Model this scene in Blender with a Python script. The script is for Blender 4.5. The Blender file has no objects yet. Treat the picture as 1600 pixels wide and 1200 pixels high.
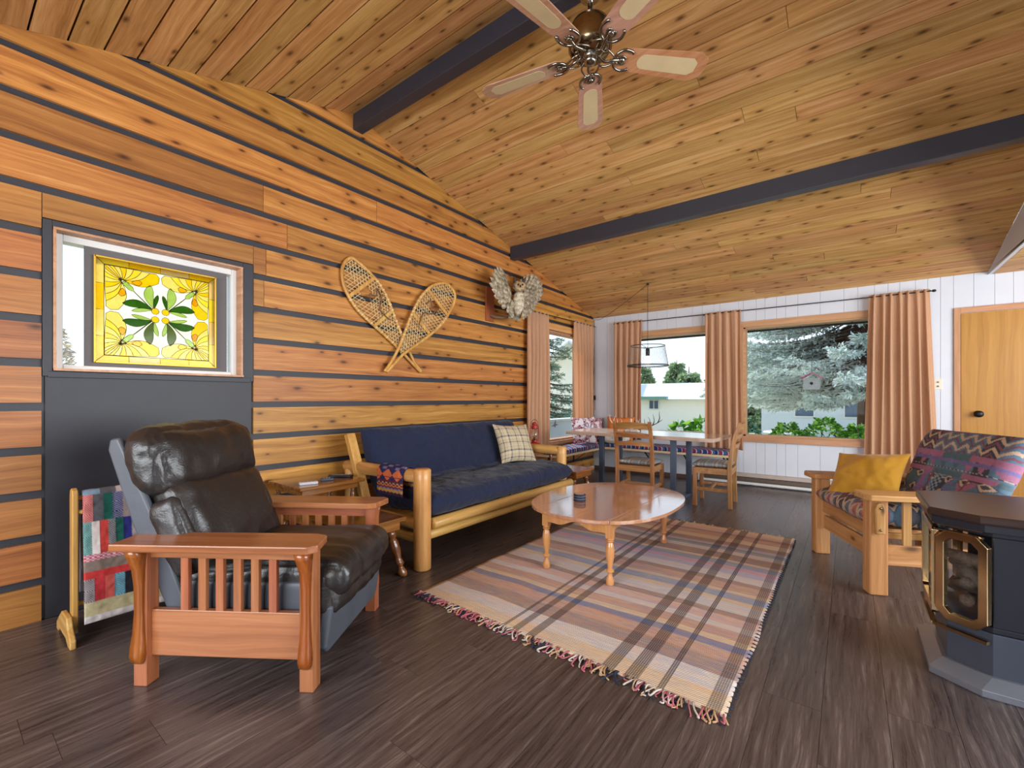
import bpy, math, random
import numpy as np
from mathutils import Vector, Matrix, noise, Euler
R = math.radians
random.seed(7)
S = bpy.context.scene
COL = S.collection
# ------------------------------------------------------------ camera, sky, lights, exposure
cam = bpy.data.cameras.new('camera'); co = bpy.data.objects.new('camera', cam); COL.objects.link(co)
co.location = (3.31, 0.0, 1.14); co.rotation_euler = (R(90), 0, 0.6483)
cam.sensor_width = 36; cam.lens = 15.65; cam.shift_y = 0.01434; cam.clip_start = 0.05; cam.clip_end = 300
S.camera = co
S.view_settings.view_transform = 'Standard'; S.view_settings.look = 'None'
S.view_settings.exposure = 0.0; S.view_settings.gamma = 1; S.view_settings.use_curve_mapping = False
W = bpy.data.worlds.new('sky'); S.world = W; W.use_nodes = True
wn = W.node_tree; wn.nodes.clear()
wo = wn.nodes.new('ShaderNodeOutputWorld'); wb_ = wn.nodes.new('ShaderNodeBackground')
wt = wn.nodes.new('ShaderNodeTexCoord'); ws = wn.nodes.new('ShaderNodeSeparateXYZ'); wr = wn.nodes.new('ShaderNodeValToRGB')
wn.links.new(wt.outputs['Generated'], ws.inputs[0]); wn.links.new(ws.outputs['Z'], wr.inputs[0])
wr.color_ramp.elements[0].color = (0.80, 0.86, 0.92, 1); wr.color_ramp.elements[0].position = 0.0
wr.color_ramp.elements[1].color = (0.42, 0.62, 0.95, 1); wr.color_ramp.elements[1].position = 0.7
wn.links.new(wr.outputs[0], wb_.inputs[0]); wb_.inputs[1].default_value = 1.7
wn.links.new(wb_.outputs[0], wo.inputs[0])

def sunlamp(name, energy, rot, ang, color):
    l = bpy.data.lights.new(name, 'SUN'); l.energy = energy; l.angle = ang; l.color = color
    o = bpy.data.objects.new(name, l); COL.objects.link(o); o.rotation_euler = rot; return o
sd = Vector((0.62, -0.25, -0.68))          # travel direction of sunlight
so = sunlamp('sun', 5.0, sd.to_track_quat('-Z', 'Y').to_euler(), R(1.5), (1, .95, .87))
def area(name, loc, rot, sx, sy, energy, color=(1, 1, 1)):
    l = bpy.data.lights.new(name, 'AREA'); l.shape = 'RECTANGLE'; l.size = sx; l.size_y = sy; l.energy = energy; l.color = color
    o = bpy.data.objects.new(name, l); COL.objects.link(o); o.location = loc; o.rotation_euler = rot; return o
# area lights added as daylight fill at unseen openings behind camera and at right
area('fill_near_opening', (2.2, -2.32, 1.45), (R(-90), 0, R(180)), 3.4, 1.5, 165, (.93, .97, 1))
area('fill_right_opening', (6.55, 2.7, 1.45), (R(90), 0, R(90)), 5.2, 1.6, 320, (.93, .97, 1))

# ------------------------------------------------------------ helpers
def lin(c):
    if isinstance(c, str): c = [int(c[i:i+2], 16) for i in (0, 2, 4)]
    return tuple(((v/255)/12.92 if v/255 <= .04045 else ((v/255+.055)/1.055)**2.4) for v in c)
def rgba(c): return (*lin(c), 1)

class N:
    """little node-tree writer"""
    def __init__(s, name):
        s.m = bpy.data.materials.new(name); s.m.use_nodes = True; s.t = s.m.node_tree; s.t.nodes.clear()
        s.out = s.t.nodes.new('ShaderNodeOutputMaterial'); s.b = s.t.nodes.new('ShaderNodeBsdfPrincipled')
        s.t.links.new(s.b.outputs[0], s.out.inputs[0])
    def n(s, typ, **k):
        x = s.t.nodes.new('ShaderNode' + typ)
        for a, v in k.items(): setattr(x, a, v)
        return x
    def l(s, a, b): s.t.links.new(a, b)
    def put(s, sock, v):
        if hasattr(v, 'is_linked') or hasattr(v, 'links'): s.l(v, sock)
        else: sock.default_value = v
    def math(s, op, a, b=0.0, c=0.0, clamp=False):
        x = s.n('Math', operation=op); x.use_clamp = clamp
        s.put(x.inputs[0], a); s.put(x.inputs[1], b); s.put(x.inputs[2], c); return x.outputs[0]
    def comb(s, x, y, z=0.0):
        c = s.n('CombineXYZ'); s.put(c.inputs[0], x); s.put(c.inputs[1], y); s.put(c.inputs[2], z); return c.outputs[0]
    def noise(s, vec, scale=1, detail=3, rough=.5, dist=0):
        x = s.n('TexNoise'); s.l(vec, x.inputs['Vector']); x.inputs['Scale'].default_value = scale
        x.inputs['Detail'].default_value = detail; x.inputs['Roughness'].default_value = rough; x.inputs['Distortion'].default_value = dist
        return x.outputs['Fac']
    def ramp(s, fac, stops, interp='LINEAR'):
        x = s.n('ValToRGB'); s.l(fac, x.inputs[0]); cr = x.color_ramp; cr.interpolation = interp
        while len(cr.elements) < len(stops): cr.elements.new(0.5)
        for e, (p, c) in zip(cr.elements, stops): e.position = p
        for e, (p, c) in zip(cr.elements, stops): e.color = rgba(c) if not isinstance(c, (int, float)) else (c, c, c, 1)
        return x.outputs[0]
    def mix(s, fac, a, b, mode='MIX'):
        x = s.n('Mix', data_type='RGBA', blend_type=mode); s.put(x.inputs[0], fac)
        s.put(x.inputs[6], a); s.put(x.inputs[7], b); return x.outputs[2]
    def bump(s, h, strength=.3, dist=.01, nrm=None):
        x = s.n('Bump'); x.inputs['Strength'].default_value = strength; x.inputs['Distance'].default_value = dist
        s.l(h, x.inputs['Height'])
        if nrm: s.l(nrm, x.inputs['Normal'])
        s.l(x.outputs[0], s.b.inputs['Normal']); return x.outputs[0]
    def obj(s):
        c = s.n('TexCoord'); q = s.n('SeparateXYZ'); s.l(c.outputs['Object'], q.inputs[0]); s.c = c
        return c.outputs['Object'], q.outputs
    def rnd(s): return s.n('ObjectInfo').outputs['Random']
    def fin(s, col=None, rough=None, **k):
        if col is not None: s.put(s.b.inputs['Base Color'], col)
        if rough is not None: s.put(s.b.inputs['Roughness'], rough)
        for a, v in k.items(): s.put(s.b.inputs[a.replace('_', ' ')], v)
        return s.m

def plain(name, c, rough=.5, metal=0, var=.06, bump=0, bscale=60, **k):
    w = N(name); v, _ = w.obj(); f = w.noise(v, 9, 4)
    c0 = lin(c); lo = tuple(x*(1-var*2) for x in c0)+(1,); hi = tuple(min(1, x*(1+var*2)) for x in c0)+(1,)
    if bump: w.bump(w.noise(v, bscale, 3), bump, .004)
    return w.fin(w.mix(f, lo, hi), rough, Metallic=float(metal), **k)

def wood(name, dark, mid, light, u=0, v=1, knots=0.0, rough=.5, fine=1.0, var=.25, spec=.4, coat=0.0, kscale=1.0, rings=False):
    """grain runs along object axis u; v is the axis across the board face"""
    w = N(name); vec, q = w.obj(); wi = 3-u-v; r = w.rnd()
    off = w.math('MULTIPLY', r, 53.0)
    U = w.math('ADD', q[u], off); V = w.math('ADD', q[v], w.math('MULTIPLY', r, 17.0)); Wd = q[wi]
    wob = w.noise(w.comb(w.math('MULTIPLY', U, 1.1), w.math('MULTIPLY', V, 5.0), Wd), 1, 3)
    vv = w.math('ADD', V, w.math('MULTIPLY', wob, .10))
    g1 = w.noise(w.comb(w.math('MULTIPLY', U, .8), w.math('MULTIPLY', vv, 26.0), w.math('MULTIPLY', Wd, 26.0)), 1, 4, .6)
    g2 = w.noise(w.comb(w.math('MULTIPLY', U, 5.0), w.math('MULTIPLY', vv, 150.0), w.math('MULTIPLY', Wd, 150.0)), 1, 2, .6)
    f = w.math('ADD', w.math('MULTIPLY', g1, .8), w.math('MULTIPLY', w.math('SUBTRACT', g2, .5), .35*fine))
    col = w.ramp(f, [(.18, dark), (.45, mid), (.68, light)])
    if knots:
        vo = w.n('TexVoronoi', voronoi_dimensions='2D'); vo.inputs['Scale'].default_value = 1
        w.l(w.comb(w.math('MULTIPLY', U, 2.6*kscale), w.math('MULTIPLY', V, 6.2*kscale)), vo.inputs['Vector'])
        sc = w.n('SeparateColor'); w.l(vo.outputs['Color'], sc.inputs[0])
        on = w.math('LESS_THAN', sc.outputs[0], knots)
        sz = w.math('MULTIPLY_ADD', sc.outputs[1], .09, .05)
        d = w.math('DIVIDE', vo.outputs['Distance'], sz)
        d = w.math('ADD', d, w.math('MULTIPLY', w.math('SUBTRACT', g2, .5), .5))
        core = w.math('MULTIPLY', on, w.math('SUBTRACT', 1.25, d, clamp=True))
        halo = w.math('MULTIPLY', on, w.math('MULTIPLY', w.math('SUBTRACT', 1.0, w.math('DIVIDE', d, 3.2), clamp=True), .55))
        dk = tuple(x*.3 for x in lin(dark))+(1,)
        col = w.mix(halo, col, rgba(dark)); col = w.mix(w.math('MULTIPLY', core, .95), col, dk)
    hs = w.n('HueSaturation'); w.l(col, hs.inputs['Color'])
    w.l(w.math('MULTIPLY_ADD', r, var, 1-var*.5), hs.inputs['Value'])
    r2 = w.math('FRACT', w.math('MULTIPLY', r, 7.31))
    w.l(w.math('MULTIPLY_ADD', r2, .018, .491), hs.inputs['Hue'])
    w.bump(f, .12, .004)
    return w.fin(hs.outputs[0], rough, Specular_IOR_Level=spec, Coat_Weight=coat, Coat_Roughness=.12)

def mesh(name, v, f, mat, parent=None, smooth=False, uv=None, col=None, bevel=0, seg=2, mats=None, midx=None):
    me = bpy.data.meshes.new(name); me.from_pydata([tuple(p) for p in v], [], f)
    for m in (mats or [mat]): me.materials.append(m)
    if midx: me.polygons.foreach_set('material_index', midx)
    if smooth: me.polygons.foreach_set('use_smooth', [True]*len(me.polygons))
    if uv is not None:
        ul = me.uv_layers.new(name='UVMap'); li = np.zeros(len(me.loops), np.int32); me.loops.foreach_get('vertex_index', li)
        ul.data.foreach_set('uv', np.asarray(uv, np.float32)[li].ravel())
    if col is not None:
        ca = me.color_attributes.new('Col', 'FLOAT_COLOR', 'POINT'); c = np.asarray(col, np.float32)
        ca.data.foreach_set('color', np.c_[c, np.ones(len(c), np.float32)].ravel())
    me.update()
    o = bpy.data.objects.new(name, me); COL.objects.link(o)
    if parent: o.parent = parent
    if bevel:
        b = o.modifiers.new('bevel', 'BEVEL'); b.width = bevel; b.segments = seg; b.limit_method = 'ANGLE'; b.angle_limit = R(40)
    return o

class G:
    def __init__(s): s.v = []; s.f = []
    def add(s, v, f, M=None):
        k = len(s.v)
        s.v += [tuple(M @ Vector(p)) for p in v] if M else [tuple(p) for p in v]
        s.f += [tuple(i+k for i in q) for q in f]; return s
    def box(s, x0, x1, y0, y1, z0, z1, M=None):
        return s.add([(x0,y0,z0),(x1,y0,z0),(x1,y1,z0),(x0,y1,z0),(x0,y0,z1),(x1,y0,z1),(x1,y1,z1),(x0,y1,z1)],
                     [(0,3,2,1),(4,5,6,7),(0,1,5,4),(1,2,6,5),(2,3,7,6),(3,0,4,7)], M)
    def beam(s, p0, p1, w, h, up=(0,0,1), w1=None, h1=None):
        p0, p1 = Vector(p0), Vector(p1); d = (p1-p0).normalized(); up = Vector(up)
        sx = d.cross(up).normalized(); uz = sx.cross(d).normalized(); w1 = w1 or w; h1 = h1 or h
        v = []
        for p, a, b in ((p0, w/2, h/2), (p1, w1/2, h1/2)):
            v += [p-sx*a-uz*b, p+sx*a-uz*b, p+sx*a+uz*b, p-sx*a+uz*b]
        return s.add(v, [(0,1,2,3),(7,6,5,4),(0,4,5,1),(1,5,6,2),(2,6,7,3),(3,7,4,0)])
    def tube(s, pts, r, n=8, cap=True, flat=1.0):
        pts = [Vector(p) for p in pts]; m = len(pts); rs = r if isinstance(r, (list, tuple)) else [r]*m
        v = []; f = []; prev = None
        for i, p in enumerate(pts):
            d = (pts[min(i+1, m-1)]-pts[max(i-1, 0)]).normalized()
            if prev is None:
                a = d.cross(Vector((0,0,1)))
                if a.length < .05: a = d.cross(Vector((1,0,0)))
            else:
                a = prev - d*prev.dot(d)
            a.normalize(); prev = a; b = d.cross(a)
            for k in range(n):
                t = 2*math.pi*k/n; v.append(p + (a*math.cos(t)+b*math.sin(t)*flat)*rs[i])
        for i in range(m-1):
            for k in range(n):
                f.append((i*n+k, i*n+(k+1)%n, (i+1)*n+(k+1)%n, (i+1)*n+k))
        if cap: f.append(tuple(range(n))[::-1]); f.append(tuple((m-1)*n+k for k in range(n)))
        return s.add(v, f)
    def lathe(s, prof, c=(0,0,0), n=16, M=None):
        v = []; f = []; m = len(prof)
        for r, z in prof:
            for k in range(n):
                t = 2*math.pi*k/n; v.append((c[0]+r*math.cos(t), c[1]+r*math.sin(t), c[2]+z))
        for i in range(m-1):
            for k in range(n): f.append((i*n+k, i*n+(k+1)%n, (i+1)*n+(k+1)%n, (i+1)*n+k))
        f.append(tuple(range(n))[::-1]); f.append(tuple((m-1)*n+k for k in range(n)))
        return s.add(v, f, M)
    def prism(s, poly, a, b, ax=2):
        """2D polygon extruded from a to b along axis ax"""
        n = len(poly); v = []
        for h in (a, b):
            for p in poly:
                q = list(p); q.insert(ax, h); v.append(tuple(q))
        f = [tuple(range(n))[::-1], tuple(range(n, 2*n))]+[(i, (i+1)%n, n+(i+1)%n, n+i) for i in range(n)]
        return s.add(v, f)
    def o(s, name, mat, parent=None, smooth=False, bevel=0, **k):
        return mesh(name, s.v, s.f, mat, parent, smooth, bevel=bevel, **k)

def tag(o, label=None, cat=None, group=None, kind=None):
    if label: o['label'] = label
    if cat: o['category'] = cat
    if group: o['group'] = group
    if kind: o['kind'] = kind
    return o
def thing(name, label, cat, loc=(0,0,0), rz=0, group=None, rot=None):
    o = bpy.data.objects.new(name, None); COL.objects.link(o); o.empty_display_size = .1
    o.location = loc; o.rotation_euler = rot or (0, 0, rz); return tag(o, label, cat, group)
def struct(o): o['kind'] = 'structure'; return o
def kids(o): return [c for c in bpy.data.objects if c.parent == o]
def dup(o, parent=None):
    c = o.copy(); COL.objects.link(c); c.parent = parent
    for ch in kids(o): dup(ch, c)
    return c
def wcol(name, rough=.85, bump=.25, bscale=350, sheen=0.0, tint=None):
    w = N(name); v, _ = w.obj(); a = w.n('Attribute', attribute_name='Col')
    n1 = w.noise(v, 90, 3); c = w.mix(.35, a.outputs['Color'], w.mix(n1, (.25,.25,.25,1), (.9,.9,.9,1)), 'OVERLAY')
    w.bump(w.noise(v, bscale, 2), bump, .003)
    return w.fin(c, rough, Sheen_Weight=sheen, Specular_IOR_Level=.2)

# soft shapes ---------------------------------------------------
def fbm(p, s, seed=0): return noise.fractal(Vector((p[0]*s+seed*3.1, p[1]*s-seed*1.7, p[2]*s+seed)), .6, 2.1, 4)
def soft(pts, width, T, nx=40, ny=40, ks=6, kv=6, wr=.0, wscale=6, seed=0, pinch=0.0, colf=None, gather=0.0, wf=None):
    """padded sheet swept along a centre line (list of 3D points in the local XZ plane, width along Y)"""
    pts = [Vector(p) for p in pts]; L = [0]
    for a, b in zip(pts, pts[1:]): L.append(L[-1]+(b-a).length)
    def at(s):
        d = s*L[-1]
        for i in range(len(pts)-1):
            if d <= L[i+1]+1e-9 or i == len(pts)-2:
                t = (d-L[i])/(L[i+1]-L[i]); return pts[i].lerp(pts[i+1], t)
    C = [at(i/nx) for i in range(nx+1)]
    for _ in range(3): C = [C[0]]+[(C[i-1]+C[i]*2+C[i+1])/4 for i in range(1, nx)]+[C[-1]]
    V = []; UV = []; F = []; CO = []
    for side in (1, -1):
        for i in range(nx+1):
            t = (C[min(i+1, nx)]-C[max(i-1, 0)]).normalized(); nrm = t.cross(Vector((0,1,0))).normalized()*-1
            s = 2*i/nx-1
            for j in range(ny+1):
                # denser towards the rim
                w_ = math.sin((2*j/ny-1)*math.pi/2)
                th = T/2*max(0, (1-abs(s)**ks))**.5*max(0, (1-abs(w_)**kv))**.5
                yy = w_*width/2*(1-pinch*(1-s*s))*(wf(s) if wf else 1); mid = C[nx//2]
                P = C[i]+Vector((0, yy, 0))
                if pinch: P = P + (mid-P)*0 + t*(-pinch*(1-w_*w_)*s*L[-1]/2)
                edge = (1-abs(s)**ks)*(1-abs(w_)**kv)
                n_ = fbm(P, wscale, seed)*wr*min(1, edge*3)
                if gather: n_ += gather*math.sin(yy*60+fbm(P, 5, seed)*6)*(abs(s)**3)*min(1, edge*4)
                V.append(P+nrm*(side*th+ (n_ if side > 0 else -n_*.5)))
                UV.append((i/nx, (w_+1)/2))
    st = (nx+1)*(ny+1)
    def q(side, i, j): return side*st+i*(ny+1)+j
    for i in range(nx):
        for j in range(ny):
            F.append((q(0,i,j), q(0,i+1,j), q(0,i+1,j+1), q(0,i,j+1))[::-1])
            F.append((q(1,i,j), q(1,i+1,j), q(1,i+1,j+1), q(1,i,j+1)))
    if colf: CO = [colf(u, v, k < st) for k, (u, v) in enumerate(UV)]
    return V, F, UV, (CO or None)
def softo(name, mat, parent, pts, width, T, M=None, **k):
    V, F, UV, CO = soft(pts, width, T, **k)
    if M: V = [M @ p for p in V]
    return mesh(name, V, F, mat, parent, True, uv=UV, col=CO)
def rbox(name, mat, parent, half, r, puff=(0,0,0), n=14, wr=0, ws=8, seed=0, M=None, aniso=(1,1,1)):
    """rounded puffed box centred at 0"""
    V = []; F = []; idx = {}
    hx, hy, hz = half
    def pt(a, b, c):
        k = (a, b, c)
        if k in idx: return idx[k]
        p = [2*a/n-1, 2*b/n-1, 2*c/n-1]; p = [math.sin(x*math.pi/2)*.55+x*.45 for x in p]
        P = Vector((p[0]*hx, p[1]*hy, p[2]*hz)); rr = min(r, hx, hy, hz)
        Q = Vector([max(-(h-rr), min(h-rr, c_)) for h, c_ in zip(half, P)]); D = P-Q
        if D.length > 1e-9: P = Q+D.normalized()*rr if (abs(p[0])>=1 or abs(p[1])>=1 or abs(p[2])>=1) else P
        bx = (1-p[1]**2)*(1-p[2]**2); by = (1-p[0]**2)*(1-p[2]**2); bz = (1-p[0]**2)*(1-p[1]**2)
        P = P+Vector((puff[0]*p[0]*bx, puff[1]*p[1]*by, puff[2]*p[2]*bz))
        if wr:
            d = D.normalized() if D.length > 1e-9 else Vector((0,0,1))
            P = P+d*wr*fbm((P[0]*aniso[0], P[1]*aniso[1], P[2]*aniso[2]), ws, seed)
        idx[k] = len(V); V.append(M @ P if M else P); return idx[k]
    for a in range(n):
        for b in range(n):
            F.append((pt(a,b,n), pt(a+1,b,n), pt(a+1,b+1,n), pt(a,b+1,n)))
            F.append((pt(a,b,0), pt(a,b+1,0), pt(a+1,b+1,0), pt(a+1,b,0)))
            F.append((pt(a,0,b), pt(a+1,0,b), pt(a+1,0,b+1), pt(a,0,b+1)))
            F.append((pt(a,n,b), pt(a,n,b+1), pt(a+1,n,b+1), pt(a+1,n,b)))
            F.append((pt(0,a,b), pt(0,a,b+1), pt(0,a+1,b+1), pt(0,a+1,b)))
            F.append((pt(n,a,b), pt(n,a+1,b), pt(n,a+1,b+1), pt(n,a,b+1)))
    return mesh(name, V, F, mat, parent, True)
def catmull(P, m=6, closed=False):
    P = [Vector(p) for p in P]; n = len(P); out = []
    rng = range(n) if closed else range(n-1)
    for i in rng:
        g = (lambda k: P[k % n]) if closed else (lambda k: P[max(0, min(n-1, k))])
        a, b, c, d = g(i-1), g(i), g(i+1), g(i+2)
        for k in range(m):
            t = k/m; out.append(.5*((2*b)+(c-a)*t+(2*a-5*b+4*c-d)*t*t+(3*b-a-3*c+d)*t**3))
    if not closed: out.append(P[-1])
    return out
def TRS(loc=(0,0,0), rot=(0,0,0)): return Matrix.Translation(loc) @ Euler(rot).to_matrix().to_4x4()

# ------------------------------------------------------------ materials
M_ = {}
M_['wallboard'] = wood('cedar wall board', '8A5224', 'C08440', 'DCA964', u=1, v=2, knots=.7, rough=.42, spec=.35, var=.36, kscale=1.35)
M_['wallboard_red'] = wood('red cedar wall board', '7A4822', 'A56B36', 'BE8850', u=1, v=2, knots=.12, rough=.4, spec=.35, var=.2)
M_['ceilboard'] = wood('cedar ceiling plank', '9E6D38', 'CA9A5E', 'DDB883', u=0, v=1, knots=.72, rough=.5, spec=.3, var=.3, kscale=1.45)
M_['charcoal'] = plain('charcoal wall paint', '2B2B32', .5, bump=.15, bscale=25)
M_['beam'] = plain('blue black beam paint', '31323C', .4, bump=.15, bscale=30)
M_['white'] = plain('white wall paint', 'CDD0D8', .45, var=.02, bump=.08, bscale=20)
M_['whitetrim'] = plain('white painted trim', 'D8D6D2', .4, var=.03)
M_['gap'] = plain('dark gap', '241C18', .8)
M_['trimwood'] = wood('window casing wood', 'A0714C', 'BE8C66', 'D3A682', u=0, v=2, rough=.4, var=.05)
M_['trimwood_v'] = wood('upright casing wood', 'A0714C', 'BE8C66', 'D3A682', u=2, v=0, rough=.4, var=.05)
M_['doorwood'] = wood('birch door skin', '9A642A', 'B07A38', 'BC8744', u=2, v=0, rough=.35, var=.0, fine=.5)
M_['mission'] = wood('reddish mission wood', '7E4426', 'A5633F', 'BA7A55', u=0, v=2, rough=.32, coat=.3, var=.12, fine=.6)
M_['mission_v'] = wood('reddish mission wood upright', '7E4426', 'A5633F', 'BA7A55', u=2, v=0, rough=.32, coat=.3, var=.12, fine=.6)
M_['mission_dark'] = wood('brown corbel wood', '6B3411', '96551F', 'AF6A2B', u=2, v=0, rough=.25, coat=.5, var=.05, fine=.6)
M_['log'] = wood('honey pine log', 'A97838', 'CE9E5A', 'DFB77C', u=1, v=2, knots=.15, rough=.4, coat=.2, var=.1)
M_['log_v'] = wood('honey pine log upright', 'A97838', 'CA9854', 'DBB176', u=2, v=0, knots=.15, rough=.4, coat=.2, var=.1)
M_['log_x'] = wood('honey pine log cross', 'A97838', 'CE9E5A', 'DFB77C', u=0, v=2, knots=.1, rough=.4, coat=.2, var=.1)
M_['maple'] = wood('glossy maple', 'A06C4A', 'BE8A66', 'CE9F7C', u=1, v=0, rough=.06, coat=1.0, var=.04, fine=.5, spec=.8)
M_['maple_v'] = wood('turned maple', 'A9703F', 'CB9058', 'DBA46E', u=2, v=0, rough=.25, coat=.5, var=.04, fine=.5)
M_['oldpine'] = wood('old brown pine', '5E3312', '8A5526', 'AC753C', u=1, v=0, knots=.25, rough=.22, coat=.5, var=.1)
M_['oldpine_v'] = wood('old brown turned pine', '4E290F', '744220', '94602F', u=2, v=0, rough=.25, coat=.5, var=.1)
M_['chairwood'] = wood('oiled pine armchair wood', '9E6C38', 'C08E58', 'D2A878', u=2, v=0, knots=.25, rough=.4, var=.12)
M_['chairwood_x'] = wood('oiled pine armchair rail', '9E6C38', 'C08E58', 'D2A878', u=0, v=2, knots=.25, rough=.4, var=.12)
M_['chairwood_y'] = wood('oiled pine armchair cross rail', '9E6C38', 'C08E58', 'D2A878', u=1, v=2, knots=.25, rough=.4, var=.12)
M_['oakchair'] = wood('dining chair oak', '7D4F28', 'A97647', 'C29263', u=2, v=0, rough=.4, var=.06)
M_['oakchair_x'] = wood('dining chair oak rail', '7D4F28', 'A97647', 'C29263', u=1, v=2, rough=.4, var=.06)
M_['tabletop'] = wood('greyish dining top', 'A58C78', 'C8B19D', 'DAC8B6', u=0, v=1, rough=.16, coat=.6, var=.04)
M_['palepine'] = wood('pale pine board', 'C9A57C', 'E0C29C', 'EDD6B6', u=0, v=1, rough=.45, var=.05)
M_['steel'] = plain('blue grey painted steel', '4A5568', .4, .3)
M_['blackmetal'] = plain('black metal', '1B1B1E', .4, .5)
M_['brass'] = plain('antique brass', '8E7B5E', .22, 1)
M_['nickel'] = plain('tarnished silver metal', '9A948A', .18, 1)
M_['bladewood'] = wood('fan blade wood', 'A86E3C', 'BF8A60', 'CB9B76', u=0, v=1, rough=.25, coat=.4, var=.3)
M_['cane'] = plain('cane inlay', 'CBB389', .6, bump=.5, bscale=220)
def leather(name, c1, c2, rough=.33, bs=.5):
    w = N(name); v, q = w.obj(); f = w.noise(v, 5, 5); c = w.mix(f, rgba(c1), rgba(c2))
    a = w.noise(v, 7, 4, .55, 1.0); b = w.noise(v, 160, 2)
    h = w.math('ADD', a, w.math('MULTIPLY', b, .12)); w.bump(h, bs, .015)
    return w.fin(c, w.math('MULTIPLY_ADD', f, .16, rough-.06), Specular_IOR_Level=.6)
M_['leather'] = leather('dark brown leather', '1B1819', '2E2927', .33, .4)
M_['leather_side'] = leather('slate vinyl', '40444C', '535862', .5, .12)
def denim():
    w = N('navy futon cover'); v, q = w.obj()
    f = w.noise(v, 3, 5); g = w.noise(v, 260, 2)
    c = w.mix(f, rgba('0F1426'), rgba('1B2440')); c = w.mix(w.math('MULTIPLY', g, .2), c, rgba('3C4A72'))
    w.bump(w.noise(v, 9, 6, .6, 1.2), .6, .03); return w.fin(c, .8, Sheen_Weight=.12, Specular_IOR_Level=.2)
M_['denim'] = denim()
M_['mustard'] = plain('mustard cotton', 'B88418', .8, var=.08, bump=.5, bscale=28, Sheen_Weight=.2)
M_['orangecloth'] = plain('orange cotton', 'D07A38', .85, var=.08, bump=.4, bscale=40)
M_['blanket'] = plain('cream fleece', 'E6DFD4', .9, var=.04, bump=.6, bscale=60)
M_['vcol'] = wcol('printed weave')
M_['vcol_fine'] = wcol('quilt cloth', bump=.35, bscale=420)
def curtain_mat():
    w = N('peach curtain linen'); v, q = w.obj(); g = w.noise(w.comb(w.math('MULTIPLY', q[0], 60), w.math('MULTIPLY', q[1], 60), w.math('MULTIPLY', q[2], 30)), 1, 2)
    c = w.mix(g, rgba('D8AB86'), rgba('E2B896')); w.bump(g, .15, .002)
    w.fin(c, .85, Sheen_Weight=.2, Specular_IOR_Level=.1)
    tr = w.n('BsdfTranslucent'); w.l(c, tr.inputs[0]); mx = w.n('MixShader'); mx.inputs[0].default_value = .4
    w.l(w.b.outputs[0], mx.inputs[1]); w.l(tr.outputs[0], mx.inputs[2]); w.l(mx.outputs[0], w.out.inputs[0]); return w.m
M_['curtain'] = curtain_mat()
def glass(name, tint=(1,1,1,1), gloss=.07, rough=0.02):
    w = N(name); w.t.nodes.remove(w.b); a = w.n('BsdfTransparent'); a.inputs[0].default_value = tint
    b = w.n('BsdfGlossy'); b.inputs['Roughness'].default_value = rough; lw = w.n('LayerWeight'); lw.inputs[0].default_value = .3
    f = w.math('MULTIPLY_ADD', lw.outputs['Fresnel'], gloss, gloss*.1)
    mx = w.n('MixShader'); w.l(f, mx.inputs[0]); w.l(a.outputs[0], mx.inputs[1]); w.l(b.outputs[0], mx.inputs[2]); w.l(mx.outputs[0], w.out.inputs[0]); return w.m
M_['pane'] = glass('window glass', (.97,.99,.98,1), .02)
M_['stoveglass'] = glass('stove glass', (.75,.75,.75,1), .5, .03)
def floor_mat():
    w = N('dark vinyl plank'); v, q = w.obj(); r = w.rnd(); off = w.math('MULTIPLY', r, 41.0)
    U = w.math('ADD', q[1], off); V = w.math('ADD', q[0], off)
    wob = w.noise(w.comb(w.math('MULTIPLY', U, 1.6), w.math('MULTIPLY', V, 6), 0.0), 1, 3)
    vv = w.math('MULTIPLY_ADD', wob, .06, V)
    g = w.noise(w.comb(w.math('MULTIPLY', U, 2.2), w.math('MULTIPLY', vv, 48), 0.0), 1, 5, .65)
    g2 = w.noise(w.comb(w.math('MULTIPLY', U, 12), w.math('MULTIPLY', vv, 240), 0.0), 1, 2, .6)
    f = w.math('ADD', w.math('MULTIPLY', g, .85), w.math('MULTIPLY', w.math('SUBTRACT', g2, .45), .3))
    c = w.ramp(f, [(.25, '2B2226'), (.5, '584C48'), (.72, '8A7C76')])
    hs = w.n('HueSaturation'); w.l(c, hs.inputs['Color']); w.l(w.math('MULTIPLY_ADD', r, .3, .85), hs.inputs['Value'])
    w.bump(f, .25, .004)
    return w.fin(hs.outputs[0], w.math('MULTIPLY_ADD', g, .2, .2), Specular_IOR_Level=.7)
M_['floor'] = floor_mat()

# ------------------------------------------------------------ room constants
YB = 6.575; XR = 6.4; YN = -2.2; XG = 4.443; RY = 2.2; RZ = 3.53
SB = (RZ-2.44)/(YB-RY); SN = .28
def ceil(y): return RZ-SB*(y-RY) if y > RY else RZ-SN*(RY-y)
H2 = 2.41

# floor: base plus planks running along the left wall
g = G(); g.box(-.2, XR+.2, YN-.2, YB+.2, -.10, -.014); floor = struct(g.o('floor', M_['gap']))
rw, rl = .19, 1.24
x = 0.0; i = 0; rr = random.Random(3)
while x < XR-.01:
    x1 = min(XR, x+rw); y = YN-rr.random()*rl
    while y < YB:
        a, b = max(YN, y), min(YB, y+rl)
        if b-a > .02:
            G().box(x+.0006, x1-.0006, a+.0006, b-.0006, -.013, 0).o('floor_plank', M_['floor'], floor)
        y += rl
    x = x1; i += 1

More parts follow.
